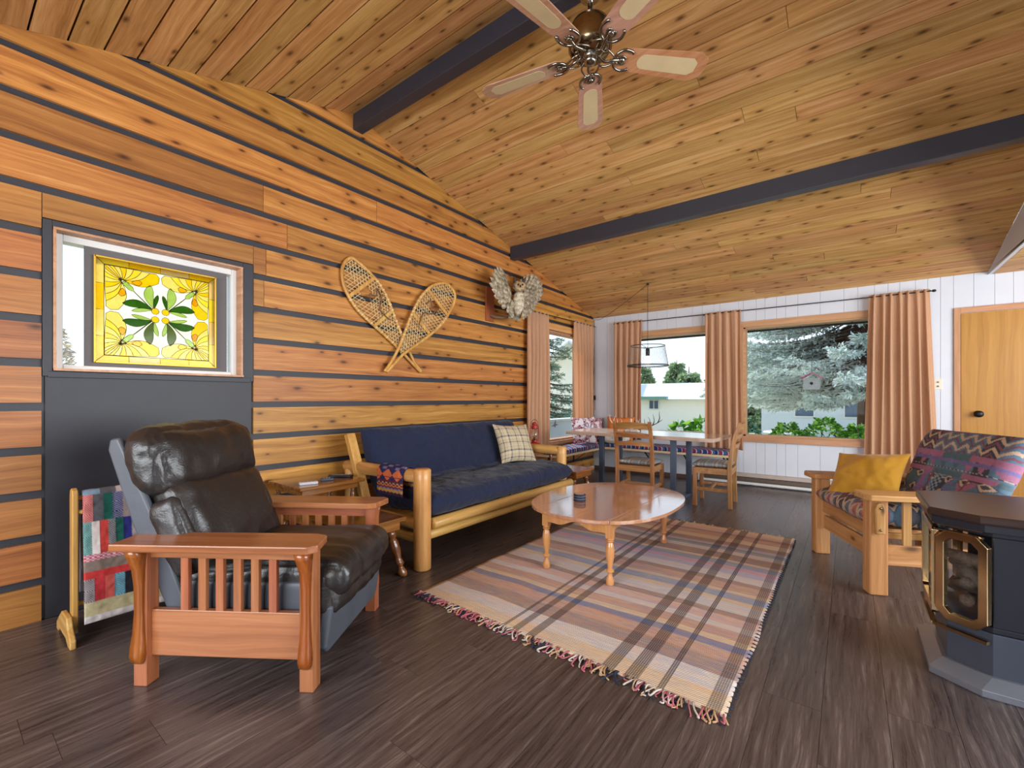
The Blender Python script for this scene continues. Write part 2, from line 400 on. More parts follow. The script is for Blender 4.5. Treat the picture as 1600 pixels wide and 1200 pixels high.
# ceiling ------------------------------------------------------
g = G()
g.prism([(YN, ceil(YN)+.03), (RY, RZ+.03), (YB+.2, ceil(YB+.2)+.03), (YB+.2, ceil(YB+.2)+.15), (RY, RZ+.15), (YN, ceil(YN)+.15)], -.15, XG, 0)
g.box(XG+.04, XR+.2, YN, YB+.2, H2+.025, H2+.2)
ceiling = struct(g.o('ceiling', M_['gap']))
pw = .145
def ceil_rows(y0, y1, x0, x1, zf, name='ceiling_plank'):
    y = y0; k = 0
    while y < y1-.01:
        ye = min(y+pw, y1); xs = [x0]
        rx = random.Random(int(y*1000)+5)
        p = x0+rx.uniform(.8, 3.6)
        while p < x1-.6: xs.append(p); p += rx.uniform(2.2, 3.9)
        xs.append(x1)
        for a, b in zip(xs, xs[1:]):
            gp = .0045
            z0, z1 = zf(y+gp), zf(ye-gp)
            d = rx.uniform(0, .0025)
            v = []
            for xx in (a+.0015, b-.0015):
                v += [(xx, y+gp, z0-d), (xx, ye-gp, z1-d), (xx, ye-gp, z1+.025), (xx, y+gp, z0+.025)]
            G().add(v, [(0,1,2,3),(7,6,5,4),(0,4,5,1),(1,5,6,2),(2,6,7,3),(3,7,4,0)]).o(name, M_['ceilboard'], ceiling)
        y = ye; k += 1
ceil_rows(RY, YB, 0, XG, ceil)
ceil_rows(RY-pw*26, RY, 0, XG, ceil)
ceil_rows(3.4, YB, XG+.03, XR, lambda y: H2)

# ceiling beams
def beam(n, y0, y1, zb):
    x0, x1 = 0.0, XG
    G().box(x0, x1, y0, y1, zb, ceil((y0+y1)/2)+.02).o(n, M_['beam'], bevel=.004)
    o = bpy.data.objects[n]; struct(o); return o
beam('trim_1', RY-.035, RY+.055, 3.39)
beam('trim_2', 4.33, 4.42, 2.845)

# left wall ----------------------------------------------------
# openings: stained glass window and tall window by the corner
WA = (.405, 1.315, 1.287, 2.037); WL = (5.16, 6.16, .545, 2.10)
g = G()
def wall_left_block(y0, y1, z0, z1): g.box(-.16, -.02, y0, y1, z0, z1)
def topbox(y0, y1, z0):
    pts = [(y0, z0), (y1, z0), (y1, ceil(y1)+.05)] + ([(RY, RZ+.05)] if y0 < RY < y1 else []) + [(y0, ceil(y0)+.05)]
    g.prism([(p[0], p[1]) for p in pts], -.16, -.02, 0)
topbox(YN, WA[0], 0); topbox(WA[0], WA[1], WA[3]); wall_left_block(WA[0], WA[1], 0, WA[2])
topbox(WA[1], WL[0], 0); topbox(WL[0], WL[1], WL[3]); wall_left_block(WL[0], WL[1], 0, WL[2]); topbox(WL[1], YB+.1, 0)
wall_left = struct(g.o('wall_left', M_['charcoal']))
Z0, SP, GP = .2005, .2246, .021
def clip_board(y0, y1, z0, z1):
    """board outline cut by the sloping ceiling"""
    n = 24; top = []
    ys = sorted(set([y0+(y1-y0)*i/n for i in range(n+1)]+([RY] if y0 < RY < y1 else [])))
    # exact crossing points
    ex = []
    for zz in (z0, z1):
        for yc in (RY+(RZ-zz)/SB, RY-(RZ-zz)/SN):
            if y0 < yc < y1: ex.append(yc)
    ys = sorted(set(ys+ex)); ys = [y for y in ys if ceil(y) >= z0-1e-6]
    if len(ys) < 2: return None
    return [(y, z0) for y in (ys[0], ys[-1])] + [(y, min(z1, max(z0, ceil(y)))) for y in reversed(ys)]
def board(y0, y1, z0, z1, red=False):
    P = clip_board(y0, y1, z0, z1)
    if not P: return
    Q = [P[0]]
    for p in P[1:]:
        if (Vector(p)-Vector(Q[-1])).length > 1e-4: Q.append(p)
    if (Vector(Q[0])-Vector(Q[-1])).length < 1e-4: Q.pop()
    # drop collinear points
    out = []
    for i in range(len(Q)):
        a, b, c = Vector(Q[i-1]), Vector(Q[i]), Vector(Q[(i+1) % len(Q)])
        if abs((b-a).cross(c-b)) > 1e-7: out.append(Q[i])
    if len(out) < 3: return
    G().prism(out, -.02, random.uniform(-.002, .001), 0).o('wall_board', M_['wallboard_red' if red else 'wallboard'], wall_left)
joints = {9: [1.47], 8: [1.455], 10: [1.62, 4.0], 11: [1.45], 12: [2.4], 7: [], 6: [], 9.5: []}
PA = (.365, 1.385, 2.08)       # charcoal panel around and below the stained glass window
for k in range(0, 16):
    z0 = 0.0 if k == 0 else Z0+SP*(k-1)+GP; z1 = Z0+SP*k-GP
    if z0 > RZ: break
    jj = [YN]+joints.get(k, [])+[YB]
    for a, b in zip(jj, jj[1:]):
        red = b <= 1.5 or (k in (0, 1) and False)
        parts = [(a, b, z0, z1)]
        for oy0, oy1, oz0, oz1 in ((PA[0], PA[1], -1, PA[2]-.004), (WL[0], WL[1], WL[2], WL[3])):
            nxt = []
            for (p, q_, c, d) in parts:
                if q_ <= oy0 or p >= oy1 or d <= oz0 or c >= oz1: nxt.append((p, q_, c, d)); continue
                if p < oy0-.05: nxt.append((p, oy0, c, d))
                if q_ > oy1+.05: nxt.append((oy1, q_, c, d))
                m0, m1 = max(p, oy0), min(q_, oy1)
                if d > oz1+.012: nxt.append((m0, m1, oz1, d))
                if c < oz0-.012: nxt.append((m0, m1, c, oz0))
            parts = nxt
        for (p, q_, c, d) in parts: board(p+.0015, q_-.0015, c, d, q_ <= 1.5)
g = G(); g.box(-.02, -.008, PA[0]+.012, PA[1]-.012, 0, WA[2]-.02); g.o('lower_panel', M_['charcoal'], wall_left)
g = G()
g.box(-.02, .004, PA[0]+.002, WA[0]-.002, WA[2]-.03, PA[2]-.01).box(-.02, .004, WA[1]+.002, PA[1]-.002, WA[2]-.03, PA[2]-.01)
g.box(-.02, .004, WA[0]-.002, WA[1]+.002, WA[3]+.002, PA[2]-.01).box(-.02, .006, PA[0]+.02, PA[1]-.02, WA[2]-.035, WA[2]-.004)
g.o('panel_frame', M_['charcoal'], wall_left, bevel=.002)

# window_1: small window with the hanging leaded glass
win = thing('window_1', None, None, (0, 0, 0)); struct(win)
g = G(); y0, y1, z0, z1 = WA
g.box(-.16, .008, y0, y0+.012, z0, z1).box(-.16, .008, y1-.012, y1, z0, z1).box(-.16, .012, y0, y1, z1-.012, z1).box(-.16, .02, y0, y1, z0, z0+.012)
g.o('window_frame', M_['trimwood'], win)
g = G()
for a, b, c, d in ((y0+.012, y0+.045, z0+.012, z1-.012), (y1-.045, y1-.012, z0+.012, z1-.012), (y0+.045, y1-.045, z1-.05, z1-.012), (y0+.045, y1-.045, z0+.012, z0+.035)):
    g.box(-.14, -.06, a, b, c, d)
g.o('sash', M_['whitetrim'], win, bevel=.004)
G().box(-.10, -.096, y0+.04, y1-.04, z0+.03, z1-.045).o('pane', glass('textured glass', (.95,.97,.97,1), .1, .1), win)
g = G()   # added dark frame behind the leaded glass, open in the middle to light it
ym0, ym1, zm0, zm1 = .535, 1.245, z0+.03, z1-.05
SGY, SGZ, SGH = .872, 1.645, .297
g.box(-.082, -.072, ym0, SGY-SGH+.01, zm0, zm1).box(-.082, -.072, SGY+SGH-.01, ym1, zm0, zm1)
g.box(-.082, -.072, SGY-SGH+.01, SGY+SGH-.01, SGZ+SGH-.01, zm1).box(-.082, -.072, SGY-SGH+.01, SGY+SGH-.01, zm0, SGZ-SGH+.01)
g.o('dark_surround', plain('grey brown surround', '5F5A5C', .6), win)

def stained():
    T = thing('stained_glass_panel', 'square yellow leaded glass panel with four flowers and green leaves, standing in the small window', 'stained glass', (-.055, SGY, SGZ))
    def tinted(name, c, k=1.0):
        w = N(name); w.t.nodes.remove(w.b); v, q = w.obj(); f = w.noise(v, 22, 4, .6, .8)
        c0 = lin(c); lo = tuple(x**1.1*.95 for x in c0)+(1,); hi = tuple(min(1, x**.75*1.04) for x in c0)+(1,)
        col = w.mix(f, lo, hi); a = w.n('BsdfTransparent'); w.l(col, a.inputs[0]); b = w.n('BsdfGlossy'); b.inputs['Roughness'].default_value = .1
        mx = w.n('MixShader'); mx.inputs[0].default_value = .02; w.l(a.outputs[0], mx.inputs[1]); w.l(b.outputs[0], mx.inputs[2]); w.l(mx.outputs[0], w.out.inputs[0]); return w.m
    w = N('opal glass'); v, q = w.obj(); f = w.noise(v, 14, 4); c = w.mix(f, rgba('F2EFD6'), rgba('FFFDF0'))
    w.fin(c, .3); tr = w.n('BsdfTranslucent'); w.l(c, tr.inputs[0]); mx = w.n('MixShader'); mx.inputs[0].default_value = .95
    w.l(w.b.outputs[0], mx.inputs[1]); w.l(tr.outputs[0], mx.inputs[2]); w.l(mx.outputs[0], w.out.inputs[0])
    opal = w.m
    yel = [tinted('deep yellow glass', 'FFDD33'), tinted('yellow glass', 'FFE873'), tinted('pale straw glass', 'F8E8A8'), tinted('peach glass', 'F6DDB0')]
    grn = [tinted('leaf green glass', '5F8F33'), tinted('pale green glass', 'C9DC9A'), tinted('olive glass', '7F8F2A')]
    lead = plain('lead came', '2A2019', .4, .6)
    h = SGH
    G().box(-.002, .002, -h, h, -h, h).o('backing_pane', opal, T)
    came = G(); cnt = [0]
    def shape(pts, mat, name, r=.0015):
        cnt[0] += 1; d = .0026+.00004*cnt[0]
        P = [(p[0]*h, p[1]*h) for p in pts]
        G().prism(P, d, d+.00002, 0).o(name, mat, T)
        came.tube([(d+.0006, p[0], p[1]) for p in P]+[(d+.0006, P[0][0], P[0][1])], r, 4, False)
    # border pieces
    e = .87; q = [-1+2*i/4*1 for i in range(5)]
    for sgn in (-1, 1):
        for i in range(4):
            a, b = -1+.5*i, -.5+.5*i; a2, b2 = max(a, -e), min(b, e)
            shape([(a, sgn), (b, sgn), (b2, sgn*e), (a2, sgn*e)], yel[(i+(sgn > 0)) % 2 if (i+sgn) % 3 else 3], 'border_glass')
            shape([(sgn, a), (sgn, b), (sgn*e, b2), (sgn*e, a2)], yel[(i*2+(sgn > 0)) % 4], 'border_glass')
    def petal(sx, sy, b, t, wd, mat, bend=.25, name='petal'):
        b, t = Vector(b), Vector(t); d = t-b; L = d.length; d.normalize(); n = Vector((-d.y, d.x)); pts = []
        m = 9
        for k in range(m+1):
            s = k/m; wv = wd*math.sin(math.pi*min(1, s**1.35))**.7*(1 if k < m else 0)+.004
            c = b+d*L*s+n*bend*L*math.sin(math.pi*s)*.6; pts.append(c+n*wv)
        for k in range(m, -1, -1):
            s = k/m; wv = wd*math.sin(math.pi*min(1, s**1.35))**.7*(1 if k < m else 0)+.004
            c = b+d*L*s+n*bend*L*math.sin(math.pi*s)*.6; pts.append(c-n*wv)
        shape([(p.x*sx, p.y*sy) for p in pts], mat, name, .0013)
    for sx in (-1, 1):
        for sy in (-1, 1):
            B = (.60, .60)
            # fan of petals: neighbours share their curved edges, so the pieces do not overlap
            TP = [(.03, .66), (.17, .845), (.30, .855), (.43, .86), (.545, .862), (.645, .862), (.735, .862), (.80, .86), (.862, .862)]
            full = TP+[(p[1], p[0]) for p in TP[-2::-1]]; nF = len(full)
            def edge(t, i):
                t = Vector(t); b0 = Vector(B); bend = .16*(1-2*i/(nF-1)); d = t-b0; nn = Vector((-d.y, d.x))
                return [b0+d*(.06+.94*k/8)+nn*bend*math.sin(math.pi*k/8) for k in range(9)]
            for i in range(nF-1):
                e0, e1 = edge(full[i], i), edge(full[i+1], i+1)
                m0 = (e0[-1]+e1[-1])/2; outw = (m0-Vector(B)).normalized()
                if i == 0: tip = [Vector((.015, .78)), Vector((.07, .845))]
                elif i == nF-2: tip = [Vector((.845, .07)), Vector((.78, .015))]
                else: tip = []
                pts = e0+tip+e1[::-1]
                shape([(p.x*sx, p.y*sy) for p in pts], (yel[0], yel[2], yel[1], yel[2])[(i+(sx > 0)) % 4], 'petal', .0014)
            petal(sx, sy, (.46, .60), (.30, .62), .05, yel[1], .1); petal(sx, sy, (.60, .46), (.62, .30), .05, yel[0], -.1)
            # calyx, stem
            shape([(.62*sx, .56*sy), (.56*sx, .62*sy), (.44*sx, .50*sy), (.42*sx, .42*sy), (.50*sx, .44*sy)], grn[1], 'calyx')
            shape([(.66*sx, .62*sy), (.62*sx, .66*sy), (.55*sx, .59*sy), (.59*sx, .55*sy)], opal, 'bud_glass')
            shape([(.43*sx, .425*sy), (.425*sx, .43*sy), (.13*sx, .12*sy), (.14*sx, .11*sy)], grn[1], 'stem', .0014)
            # leaves
            petal(sx, sy, (.14, .12), (.60, .17), .075, grn[0], .16, 'leaf'); petal(sx, sy, (.14, .10), (.46, .04), .032, grn[1], .05, 'leaf')
            petal(sx, sy, (.12, .14), (.17, .60), .075, grn[2] if sy < 0 else grn[1], -.16, 'leaf'); petal(sx, sy, (.10, .14), (.04, .42), .032, grn[1] if sy < 0 else grn[0], -.05, 'leaf')
            c = [(.085*sx+.065*math.cos(a*math.pi/5), .085*sy+.065*math.sin(a*math.pi/5)) for a in range(10)]
            shape(c, yel[0], 'centre_glass')
    tag(came.o('lead_lines', lead, T), kind='stuff')
    g = G()
    for a, b, c, d in ((-h-.004, -h+.004, -h-.004, h+.004), (h-.004, h+.004, -h-.004, h+.004), (-h, h, -h-.004, -h+.004), (-h, h, h-.004, h+.004)): g.box(-.005, .006, a, b, c, d)
    g.o('lead_edge', plain('golden edge', 'C9A030', .4, .5), T)
stained()

# back wall with vertical tongue panels ------------------------
W1 = (.62, 1.90, .648, 2.085); W2 = (2.19, 3.66, .648, 2.085); DR = (4.243, 5.10, 0, 2.034)
g = G()
def bb(a, b, c, d): g.box(a, b, YB+.012, YB+.16, c, d)
bb(-.16, W1[0], 0, 2.55); bb(W1[0], W1[1], 0, W1[2]); bb(W1[0], W1[1], W1[3], 2.55); bb(W1[1], W2[0], 0, 2.55)
bb(W2[0], W2[1], 0, W2[2]); bb(W2[0], W2[1], W2[3], 2.55); bb(W2[1], XR+.1, 0, 2.55)
wall_back = struct(g.o('wall_back', M_['white']))
rx = random.Random(11); x = 0
while x < XR:
    x1 = min(XR, x+rx.choice([.10, .15, .2, .23, .13]))
    for W_ in (W1, W2):
        for e in W_[:2]:
            if x < e < x1 and e-x > .03: x1 = e
    mid = (x+x1)/2; segs = [(0, H2+.05 if mid > XG else 2.46)]
    for W_ in (W1, W2):
        if W_[0] < mid < W_[1]: segs = [(0, W_[2]), (W_[3], 2.46)]
    if DR[0]-.05 < mid < DR[1]+.05: segs = [(DR[3], 2.46)]
    for a, b in segs: G().box(x+.0012, x1-.0012, YB, YB+.012, a, b).o('wall_panel', M_['white'], wall_back)
    x = x1

def window(n, W_, axis):
    t = thing(n, None, None); struct(t)
    a, b, c, d = W_
    if axis == 'y':
        G().box(a-.06, b+.06, YB-.02, YB, d-.005, d+.075).o('casing_head', M_['trimwood'], t, bevel=.002)
        G().box(a-.06, b+.06, YB-.035, YB, c-.075, c).o('sill', M_['trimwood'], t, bevel=.003)
        for x_ in (a-.06, b): G().box(x_, x_+.06, YB-.018, YB, c, d).o('casing_side', M_['trimwood_v'], t, bevel=.002)
        g = G(); g.box(a, a+.025, YB, YB+.13, c, d).box(b-.025, b, YB, YB+.13, c, d).box(a, b, YB, YB+.13, d-.02, d).box(a, b, YB, YB+.13, c, c+.02)
        g.o('jamb', M_['trimwood'], t)
        G().box(a+.02, b-.02, YB+.06, YB+.065, c+.015, d-.015).o('pane', M_['pane'], t)
    return t
window('window_2', W1, 'y'); window('window_3', W2, 'y')
# tall window in the left wall
t = struct(thing('window_4', None, None)); a, b, c, d = WL
G().box(-.02, .014, a-.06, b+.06, d, d+.085).o('casing_head', wood('casing along wall', 'B98046', 'D49C62', 'E6B87F', u=1, v=2, rough=.4, var=.05), t, bevel=.002)
G().box(-.02, .03, a-.06, b+.06, c-.05, c).o('sill', M_['trimwood'], t, bevel=.003)
for y_ in (a-.06, b): G().box(-.02, .012, y_, y_+.06, c, d).o('casing_side', M_['trimwood_v'], t, bevel=.002)
g = G(); g.box(-.15, -.02, a, a+.025, c, d).box(-.15, -.02, b-.025, b, c, d).box(-.15, -.02, a, b, d-.03, d).box(-.15, -.02, a, b, c, c+.02); g.o('jamb', M_['trimwood_v'], t)
G().box(-.085, -.08, a+.02, b-.02, c+.015, d-.025).o('pane', M_['pane'], t)
bird = G().prism([(5.40, .74), (5.47, .77), (5.52, .84), (5.53, .775), (5.60, .76), (5.53, .75), (5.50, .72), (5.47, .745)], -.079, -.078, 0).o('bird_decal', plain('grey decal', '5B6470', .6), t)

# gable infill and right-hand room
g = G(); g.prism([(YN, H2), (YB, H2), (YB, ceil(YB)), (RY, RZ), (YN, ceil(YN))], XG, XG+.03, 0)
struct(g.o('wall_gable', M_['white']))
g = G(); g.box(XR, XR+.12, YN, .0, 0, 2.5).box(XR, XR+.12, 0, 5.4, 0, .6).box(XR, XR+.12, 0, 5.4, 2.3, 2.5).box(XR, XR+.12, 5.4, YB+.1, 0, 2.5)
struct(g.o('wall_right', M_['white']))
g = G(); g.box(-.16, .5, YN-.12, YN, 0, 3.7).box(.5, 3.9, YN-.12, YN, 0, .7).box(.5, 3.9, YN-.12, YN, 2.2, 3.7).box(3.9, XR+.12, YN-.12, YN, 0, 3.7)
struct(g.o('wall_near', M_['white']))
# door
dt = struct(thing('door_1', None, None))
G().box(DR[0], DR[1], YB-.012, YB+.012, .01, DR[3]).o('door_slab', M_['doorwood'], dt, bevel=.002)
G().box(DR[0]-.053, DR[0]-.004, YB-.02, YB, 0, DR[3]+.06).o('casing_side', M_['trimwood_v'], dt, bevel=.003)
G().box(DR[1]+.004, DR[1]+.06, YB-.02, YB, 0, DR[3]+.06).o('casing_side', M_['trimwood_v'], dt, bevel=.003)
G().box(DR[0]-.004, DR[1]+.004, YB-.02, YB, DR[3]+.004, DR[3]+.06).o('casing_head', M_['trimwood'], dt, bevel=.003)
M = TRS((4.37, YB-.012, .983), (R(90), 0, 0))
G().lathe([(.034, 0), (.034, .008), (.014, .012), (.013, .03), (.03, .04), (.034, .055), (.026, .068), (.008, .071)], n=20, M=M).o('door_knob', M_['blackmetal'], dt, True)
t = thing('light_switch', 'ivory double light switch plate on the white wall left of the door', 'switch', (4.07, YB, 1.295))
G().box(-.035, .035, -.006, 0, -.058, .058).o('plate', plain('ivory plastic', 'DCD3C0', .4), t, bevel=.003)
for z_ in (-.022, .022): G().box(-.006, .006, -.014, -.006, z_-.008, z_+.008).o('toggle', plain('brown toggle', '6A5444', .4), t)
# baseboards, heater
g = G(); g.box(0, .012, 4.4, YB-.01, .0, .055); struct(g.o('baseboard_left', M_['whitetrim'], bevel=.002))
g = G(); g.box(.012, 1.6, YB-.014, YB, 0, .06); struct(g.o('baseboard_back', plain('brown baseboard', '5B4038', .5), bevel=.002))
t = thing('baseboard_heater', 'long grey-white electric baseboard heater under the wide window', 'heater', (2.6, YB, 0))
G().prism([(-.0, .02), (-.055, .02), (-.06, .045), (-.015, .055), (-.015, .1), (-.06, .115), (-.045, .155), (0, .16)], -.95, 1.45, 0).o('housing', plain('heater enamel', 'B6A99F', .4, .2), t)
G().box(-.95, 1.45, -.052, -.018, .06, .098).o('fins', plain('heater fins', '6B5B52', .5, .6), t)
G().box(-.95, 1.45, -.068, -.056, .018, .048).o('lower_lip', M_['whitetrim'], t, bevel=.002)
for x_ in (-.97, 1.45): G().box(x_, x_+.02, -.064, 0, .015, .162).o('end_cap', plain('heater cap', 'C8BDB4', .4), t)

# ============================================================ FURNITURE
# recliner ------------------------------------------------------
rc = thing('recliner', 'mission recliner with reddish slatted wooden arms and dark brown leather cushions', 'armchair', (1.155, 1.007, 0), R(33.9))
for sy in (-1, 1):
    yo, yi = .36*sy, .30*sy; ya, yb = min(yo, yi), max(yo, yi)
    for x0 in (-.372, .305):
        G().box(x0, x0+.055, ya, yb, 0, .556).o('leg', M_['mission_v'], rc, bevel=.003)
        # long corbel with a bulging rounded foot, on the outside of the post
        pr = [(0, .553), (.052, .553), (.040, .52), (.022, .47), (.014, .40), (.013, .30), (.018, .22), (.026, .16), (.028, .13), (.022, .105), (.008, .092), (0, .09)]
        P = [(yo+sy*a, b) for a, b in pr]
        cb = G(); xc = x0+.0275
        hw = [.0275, .03, .027, .022, .019, .018, .021, .026, .027, .024, .014, .01]
        vv = []
        for (a, b), h in zip(pr, hw): vv += [(xc-h, yo, b), (xc-h*.75, yo+sy*a, b), (xc+h*.75, yo+sy*a, b), (xc+h, yo, b)]
        ff = []
        for i in range(len(pr)-1):
            for k in range(4): ff.append((i*4+k, i*4+(k+1) % 4, i*4+4+(k+1) % 4, i*4+4+k))
        cb.add(vv, ff).o('corbel', M_['mission_dark'], rc, True)
    arm = G(); o1, o2 = .425*sy, .255*sy
    arm.prism([(-.40, .44*sy), (-.405, .27*sy), (.33, o2), (.375, .275*sy), (.40, .40*sy), (.37, .43*sy)][::sy], .557, .587, 2)
    arm.o('arm_rest', M_['mission'], rc, bevel=.005)
    G().box(-.318, .306, *sorted((.318*sy, .342*sy)), .505, .556).o('top_rail', M_['mission'], rc, bevel=.002)
    G().box(-.318, .306, *sorted((.312*sy, .338*sy)), .112, .296).o('side_panel', M_['mission'], rc, bevel=.003)
    for i in range(6):
        xs = -.181+i*.0728
        G().box(xs-.016, xs+.016, *sorted((.316*sy, .336*sy)), .294, .508).o('slat', M_['mission_v'], rc, bevel=.002)
bx = rbox('seat_box', M_['leather_side'], rc, (.31, .29, .115), .02, (0, .004, 0), M=TRS((.03, 0, .285)))
bk = TRS((-.235, 0, .36), (0, R(-22), 0))      # frame of the leaning back, z runs up the back
for sy in (-1, 1):
    g = G(); P = [(-.075, -.12), (-.085, .30), (-.07, .64), (-.045, .68), (-.005, .67), (.015, .30), (.01, -.11), (-.03, -.15)]
    g.prism(P, *sorted((.275*sy, .305*sy)), 1); g.v = [tuple(bk @ Vector(p)) for p in g.v]; g.o('back_side', M_['leather_side'], rc, bevel=.012, seg=3)
g = G(); g.box(-.07, -.02, -.28, .28, -.1, .65); g.v = [tuple(bk @ Vector(p)) for p in g.v]; g.o('back_frame', M_['leather_side'], rc, bevel=.01)
rbox('back_cushion', M_['leather'], rc, (.085, .285, .22), .075, (.035, .0, .0), n=30, wr=.010, ws=5, seed=2, M=bk @ TRS((.055, 0, .22)), aniso=(1, 1.5, .7))
rbox('head_cushion', M_['leather'], rc, (.10, .315, .155), .09, (.03, .0, .02), n=36, wr=.011, ws=5, seed=5, M=bk @ TRS((.045, 0, .525), (0, R(8), 0)), aniso=(1, 1.6, .7))
for sy in (-1, 1):
    rbox('side_bolster', M_['leather'], rc, (.07, .035, .17), .035, (.01, .012, 0), n=14, wr=.005, ws=8, seed=7+sy, M=bk @ TRS((.045, .265*sy, .20)))
rbox('seat_cushion', M_['leather'], rc, (.37, .285, .085), .08, (.0, .0, .03), n=36, wr=.010, ws=6, seed=3, M=TRS((.09, 0, .39), (0, R(-2), 0)), aniso=(.35, 2.2, .5))
rbox('front_roll', M_['leather'], rc, (.075, .285, .12), .07, (.02, .0, 0), n=30, wr=.010, ws=7, seed=8, M=TRS((.345, 0, .352)), aniso=(.4, 2.4, .4))
g = G(); g.prism([(-.285, .30), (-.285, .13), (-.26, .10), (.26, .10), (.285, .13), (.285, .30)], .325, .372, 0)
g.v = [(x+(z-.1)*.14, y, z) for x, y, z in g.v]; g.o('footrest_panel', M_['leather_side'], rc, bevel=.012, seg=3)

# log futon -----------------------------------------------------
ft = thing('log_futon', 'long honey-coloured log futon frame along the plank wall', 'sofa', (0.55, 3.0, 0))
def logt(name, p0, p1, r, mat, n=14):
    p0 = Vector(p0)-Vector((.55, 3, 0)); p1 = Vector(p1)-Vector((.55, 3, 0)); g = G(); m = 8
    pts = [p0.lerp(p1, i/m) for i in range(m+1)]; d = (p1-p0).normalized()
    pts = [p0, p0+d*.008]+pts[1:-1]+[p1-d*.008, p1]
    rr_ = [r*.86]+[r*(1+.05*noise.noise(Vector((p.x*4+r*90, p.y*4, p.z*4)))) for p in pts[1:-1]]+[r*.86]
    g.tube(pts, rr_, n); return g.o(name, M_[mat], ft, True)
for y_ in (2.01, 3.90):
    logt('post', (1.035 if y_ < 3 else .985, y_, 0), (1.035 if y_ < 3 else .985, y_, .672 if y_ < 3 else .655), .058 if y_ < 3 else .05, 'log_v', 18)
    logt('back_post', (.22, y_, 0), (.22, y_, .60), .05, 'log_v')
    logt('arm_log', (.16, y_, .615), (.99, y_, .615), .046, 'log_x')
    logt('side_rail', (.24, y_, .295), (1.0, y_, .295), .04, 'log_x'); logt('side_rail', (.24, y_, .20), (1.0, y_, .20), .034, 'log_x')
logt('front_rail', (1.055, 2.075, .292), (1.055, 3.965, .292), .040, 'log')
logt('lower_rail', (1.025, 2.06, .215), (1.025, 3.86, .215), .034, 'log')
logt('rear_rail', (.24, 2.06, .25), (.24, 3.86, .25), .036, 'log')
for y_ in (1.995, 3.93):
    g = G(); g.beam((.46-.55, y_-3, .30), (.215-.55, y_-3, .865), .05, .07, up=(0, 1, 0)); g.o('back_board', M_['log_v'], ft, bevel=.006)
for i in range(9):
    y_ = 2.17+i*.205
    G().box(.26-.55, .93-.55, y_-3, y_-3+.07, .318, .334).o('slat', M_['log_x'], ft)
mt = softo('futon_mattress', M_['denim'], None, [(1.08, 0, .403), (.80, 0, .425), (.58, 0, .40), (.47, 0, .45), (.40, 0, .57), (.265, 0, .90)], 1.91, .185,
           M=TRS((0, 3.015, 0)), nx=80, ny=120, ks=12, kv=24, wr=.016, wscale=5.5, seed=4)
tag(mt, 'navy covered mattress folded on the log futon', 'mattress')
# woven throw over the near arm
def throwcol(u, v, top):
    navy, red, ora, yel, lil, tl = [np.array(lin(c)) for c in ('27284F', '5A2335', 'C2643C', 'B98A45', '6E6688', '2F5470')]
    s = v if True else u
    t = abs(u-.5)*2
    if t < .18: c = lil if (int(s*6)+int(u*20)) % 3 == 0 else navy
    elif t < .52:
        k = (s*2.6) % 1; w_ = abs(k-.5)*2; c = navy
        if abs((t-.35)*5.0) < 1-w_: c = ora
        if .40 < t < .43: c = red
    elif t < .58: c = red
    elif t < .92: c = [yel, navy, ora*.8+yel*.2, red, lil, yel][int((t-.58)*22+.6*(int(s*14) % 2)) % 6]
    else: c = navy if int(s*20) % 2 else red
    return c*(.85+.3*((int(u*170)+int(v*120)) % 2))
arc = []
for k in range(0, 11):
    a = math.pi*(k/10); arc.append((-math.cos(a)*.056, 0, .615+math.sin(a)*.056))
pts = [(-.060, 0, .47), (-.058, 0, .54)]+arc+[(.058, 0, .55), (.06, 0, .50)]
th = softo('woven_throw', M_['vcol'], None, pts, .28, .012, M=Matrix.Translation((.765, 2.01, 0)) @ Matrix.Rotation(R(90), 4, 'Z') @ TRS((0, 0, 0)),
           nx=90, ny=60, ks=20, kv=20, wr=.004, wscale=12, seed=2, colf=throwcol)
tag(th, 'purple and orange geometric woven throw folded over the near futon arm', 'throw')
# plaid pillow
def plaidmat(name, base, bands, wv=(30, 30), sc=1.0):
    w = N(name); uvn = w.n('UVMap', uv_map='UVMap'); q = w.n('SeparateXYZ'); w.l(uvn.outputs[0], q.inputs[0])
    def stripe(s):
        return w.ramp(w.math('FRACT', w.math('MULTIPLY', s, sc)), bands, 'CONSTANT')
    a, b = stripe(q.outputs[0]), stripe(q.outputs[1])
    ck = w.n('TexChecker'); w.l(uvn.outputs[0], ck.inputs[0]); ck.inputs['Scale'].default_value = 150; ck.inputs[1].default_value = (.3,.3,.3,1); ck.inputs[2].default_value = (.7,.7,.7,1)
    c = w.mix(ck.outputs[1], a, b); v, _ = w.obj(); w.bump(w.noise(v, 300, 2), .3, .003)
    return w.fin(c, .85, Specular_IOR_Level=.2)
bands = [(0, 'BBAB8F'), (.17, '3C4356'), (.23, 'BBAB8F'), (.38, 'A99270'), (.42, 'C9BBA0'), (.60, '3C4356'), (.70, 'BBAB8F'), (.88, '8F8465'), (.91, 'C2B394')]
mp = plaidmat('tan navy plaid', 0, bands, sc=2.6)
pl = softo('plaid_pillow', mp, None, [(0, 0, -.21), (0, 0, .21)], .42, .15, M=TRS((.60, 3.62, .69), (R(6), R(-28), R(-18))) @ TRS((0,0,0), (R(-8), 0, 0)),
           nx=26, ny=26, ks=2.4, kv=2.4, wr=.01, wscale=8, seed=1, pinch=.09)
tag(pl, 'tan and navy plaid pillow leaning at the far end of the navy futon', 'pillow')

